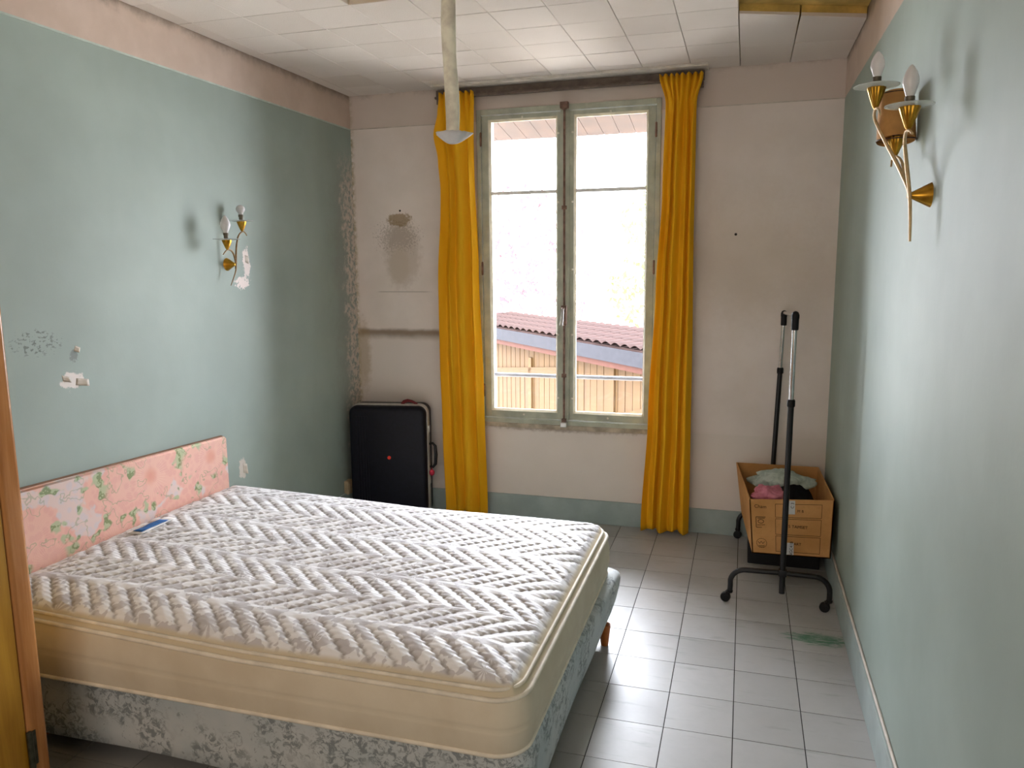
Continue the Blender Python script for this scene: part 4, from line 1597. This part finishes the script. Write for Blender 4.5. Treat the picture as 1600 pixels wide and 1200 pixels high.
# roof deck and rows of tiles
RW, RS = 0.95, .10
deck0, deck1 = F0 + Vector((0, 0, .085)), F1 + Vector((0, 0, .085))
rise = nn_ * RW + Vector((0, 0, RW * RS))
sub('roof_deck', MB().hexa([deck0, deck1, deck1 + rise, deck0 + rise] + [p + Vector((0, 0, .02)) for p in (deck0, deck1, deck1 + rise, deck0 + rise)]), M_ROOF, shed)
tn = int(Ls / .21)
rows = 4
tm = None
ang = math.atan2(dd.y, dd.x)
rl = RW / rows
tb = MB().grid(7, 2, lambda u, v: (0.198 * u, (rl + .03) * v, .022 + .035 * math.sin(PI * u) - .012 * v))
tme = tb.mesh('roof_tile', M_ROOF, 60)
for j in range(rows):
    for i in range(tn):
        p = deck0 + dd * (i * .21 + .004) + rise * (j / rows) + Vector((0, 0, .012))
        o = link('roof_tile', tme)
        o.parent = shed
        o.location = p - shed.location
        o.rotation_euler = (math.atan(RS) + .03, 0, ang)
# overhanging eave of this house, boards seen from below
eave = thing('roof_eave', 'boarded eave of the house hanging over the top of the window', 'eave', (1.5, 0.6, 2.8))
M_EAVE = plain('brown_eave_board', '#32231a', .7, var=.25, scale=10)
for i in range(20):
    x = 0.35 + i * 0.115
    s_ = .115 - .003

    def ez(xx, yy):
        return 2.645 + (.80 - yy) * .16
    p = [(x, .37, ez(x, .37)), (x + s_, .37, ez(x + s_, .37)), (x + s_, .80, ez(x + s_, .80)), (x, .80, ez(x, .80))]
    sub('board', MB().hexa(p + [(a, b_, c + .022) for a, b_, c in p]), M_EAVE, eave)


def tree(name, label, x, y, hgt, rad, c1, c2, seed, n=1500):
    rnd = random.Random(seed)
    root = thing(name, label, 'tree', (x, y, -3.0))
    P = [(x, y, -3.0), (x + .05, y, -1.2), (x - .05, y + .05, hgt * .5)]
    b = MB().tube(P, [.14, .11, .05], 8)
    sub('trunk', b, plain(name + '_bark', '#6d5b4c', .9), root)
    m = Mat(name + '_leaf', .6, .2)
    m.color(m.mix(m.noise(1.4, 3), lin(c1), lin(c2)))
    tl = m.node('ShaderNodeBsdfTranslucent')
    tl.inputs[0].default_value = lin(c1)
    mx = m.node('ShaderNodeMixShader')
    mx.inputs[0].default_value = .4
    m.t.links.new(m.b.outputs[0], mx.inputs[1])
    m.t.links.new(tl.outputs[0], mx.inputs[2])
    m.t.links.new(mx.outputs[0], m.t.nodes['Material Output'].inputs[0])
    b = MB()
    for _ in range(n):
        while True:
            q = Vector((rnd.uniform(-1, 1), rnd.uniform(-1, 1), rnd.uniform(-1, 1)))
            if q.length < 1 and mnoise.noise(q * 2.2 + Vector((seed, 0, 0))) > -.12:
                break
        c = Vector((x, y, hgt * .5 - .2)) + Vector((q.x * rad, q.y * rad, q.z * (hgt * .55)))
        s_ = rnd.uniform(.05, .10)
        u = Vector((rnd.gauss(0, 1), rnd.gauss(0, 1), rnd.gauss(0, 1))).normalized()
        w_ = u.orthogonal().normalized()
        b.add([c - u * s_, c + w_ * s_ * .5, c + u * s_, c - w_ * s_ * .5], [(0, 1, 2, 3)])
    f = sub('foliage', b, m.m, root)
    f['kind'] = 'stuff'


tree('blossom_tree', 'tree with pale pink blossom seen through the left casement', -1.9, 10.5, 3.4, 1.6, '#5a3c40', '#4d3034', 5)
tree('leafy_tree', 'tree with pale green leaves seen through the right casement', 1.2, 11.0, 3.6, 1.3, '#4a5530', '#3f4a26', 9)
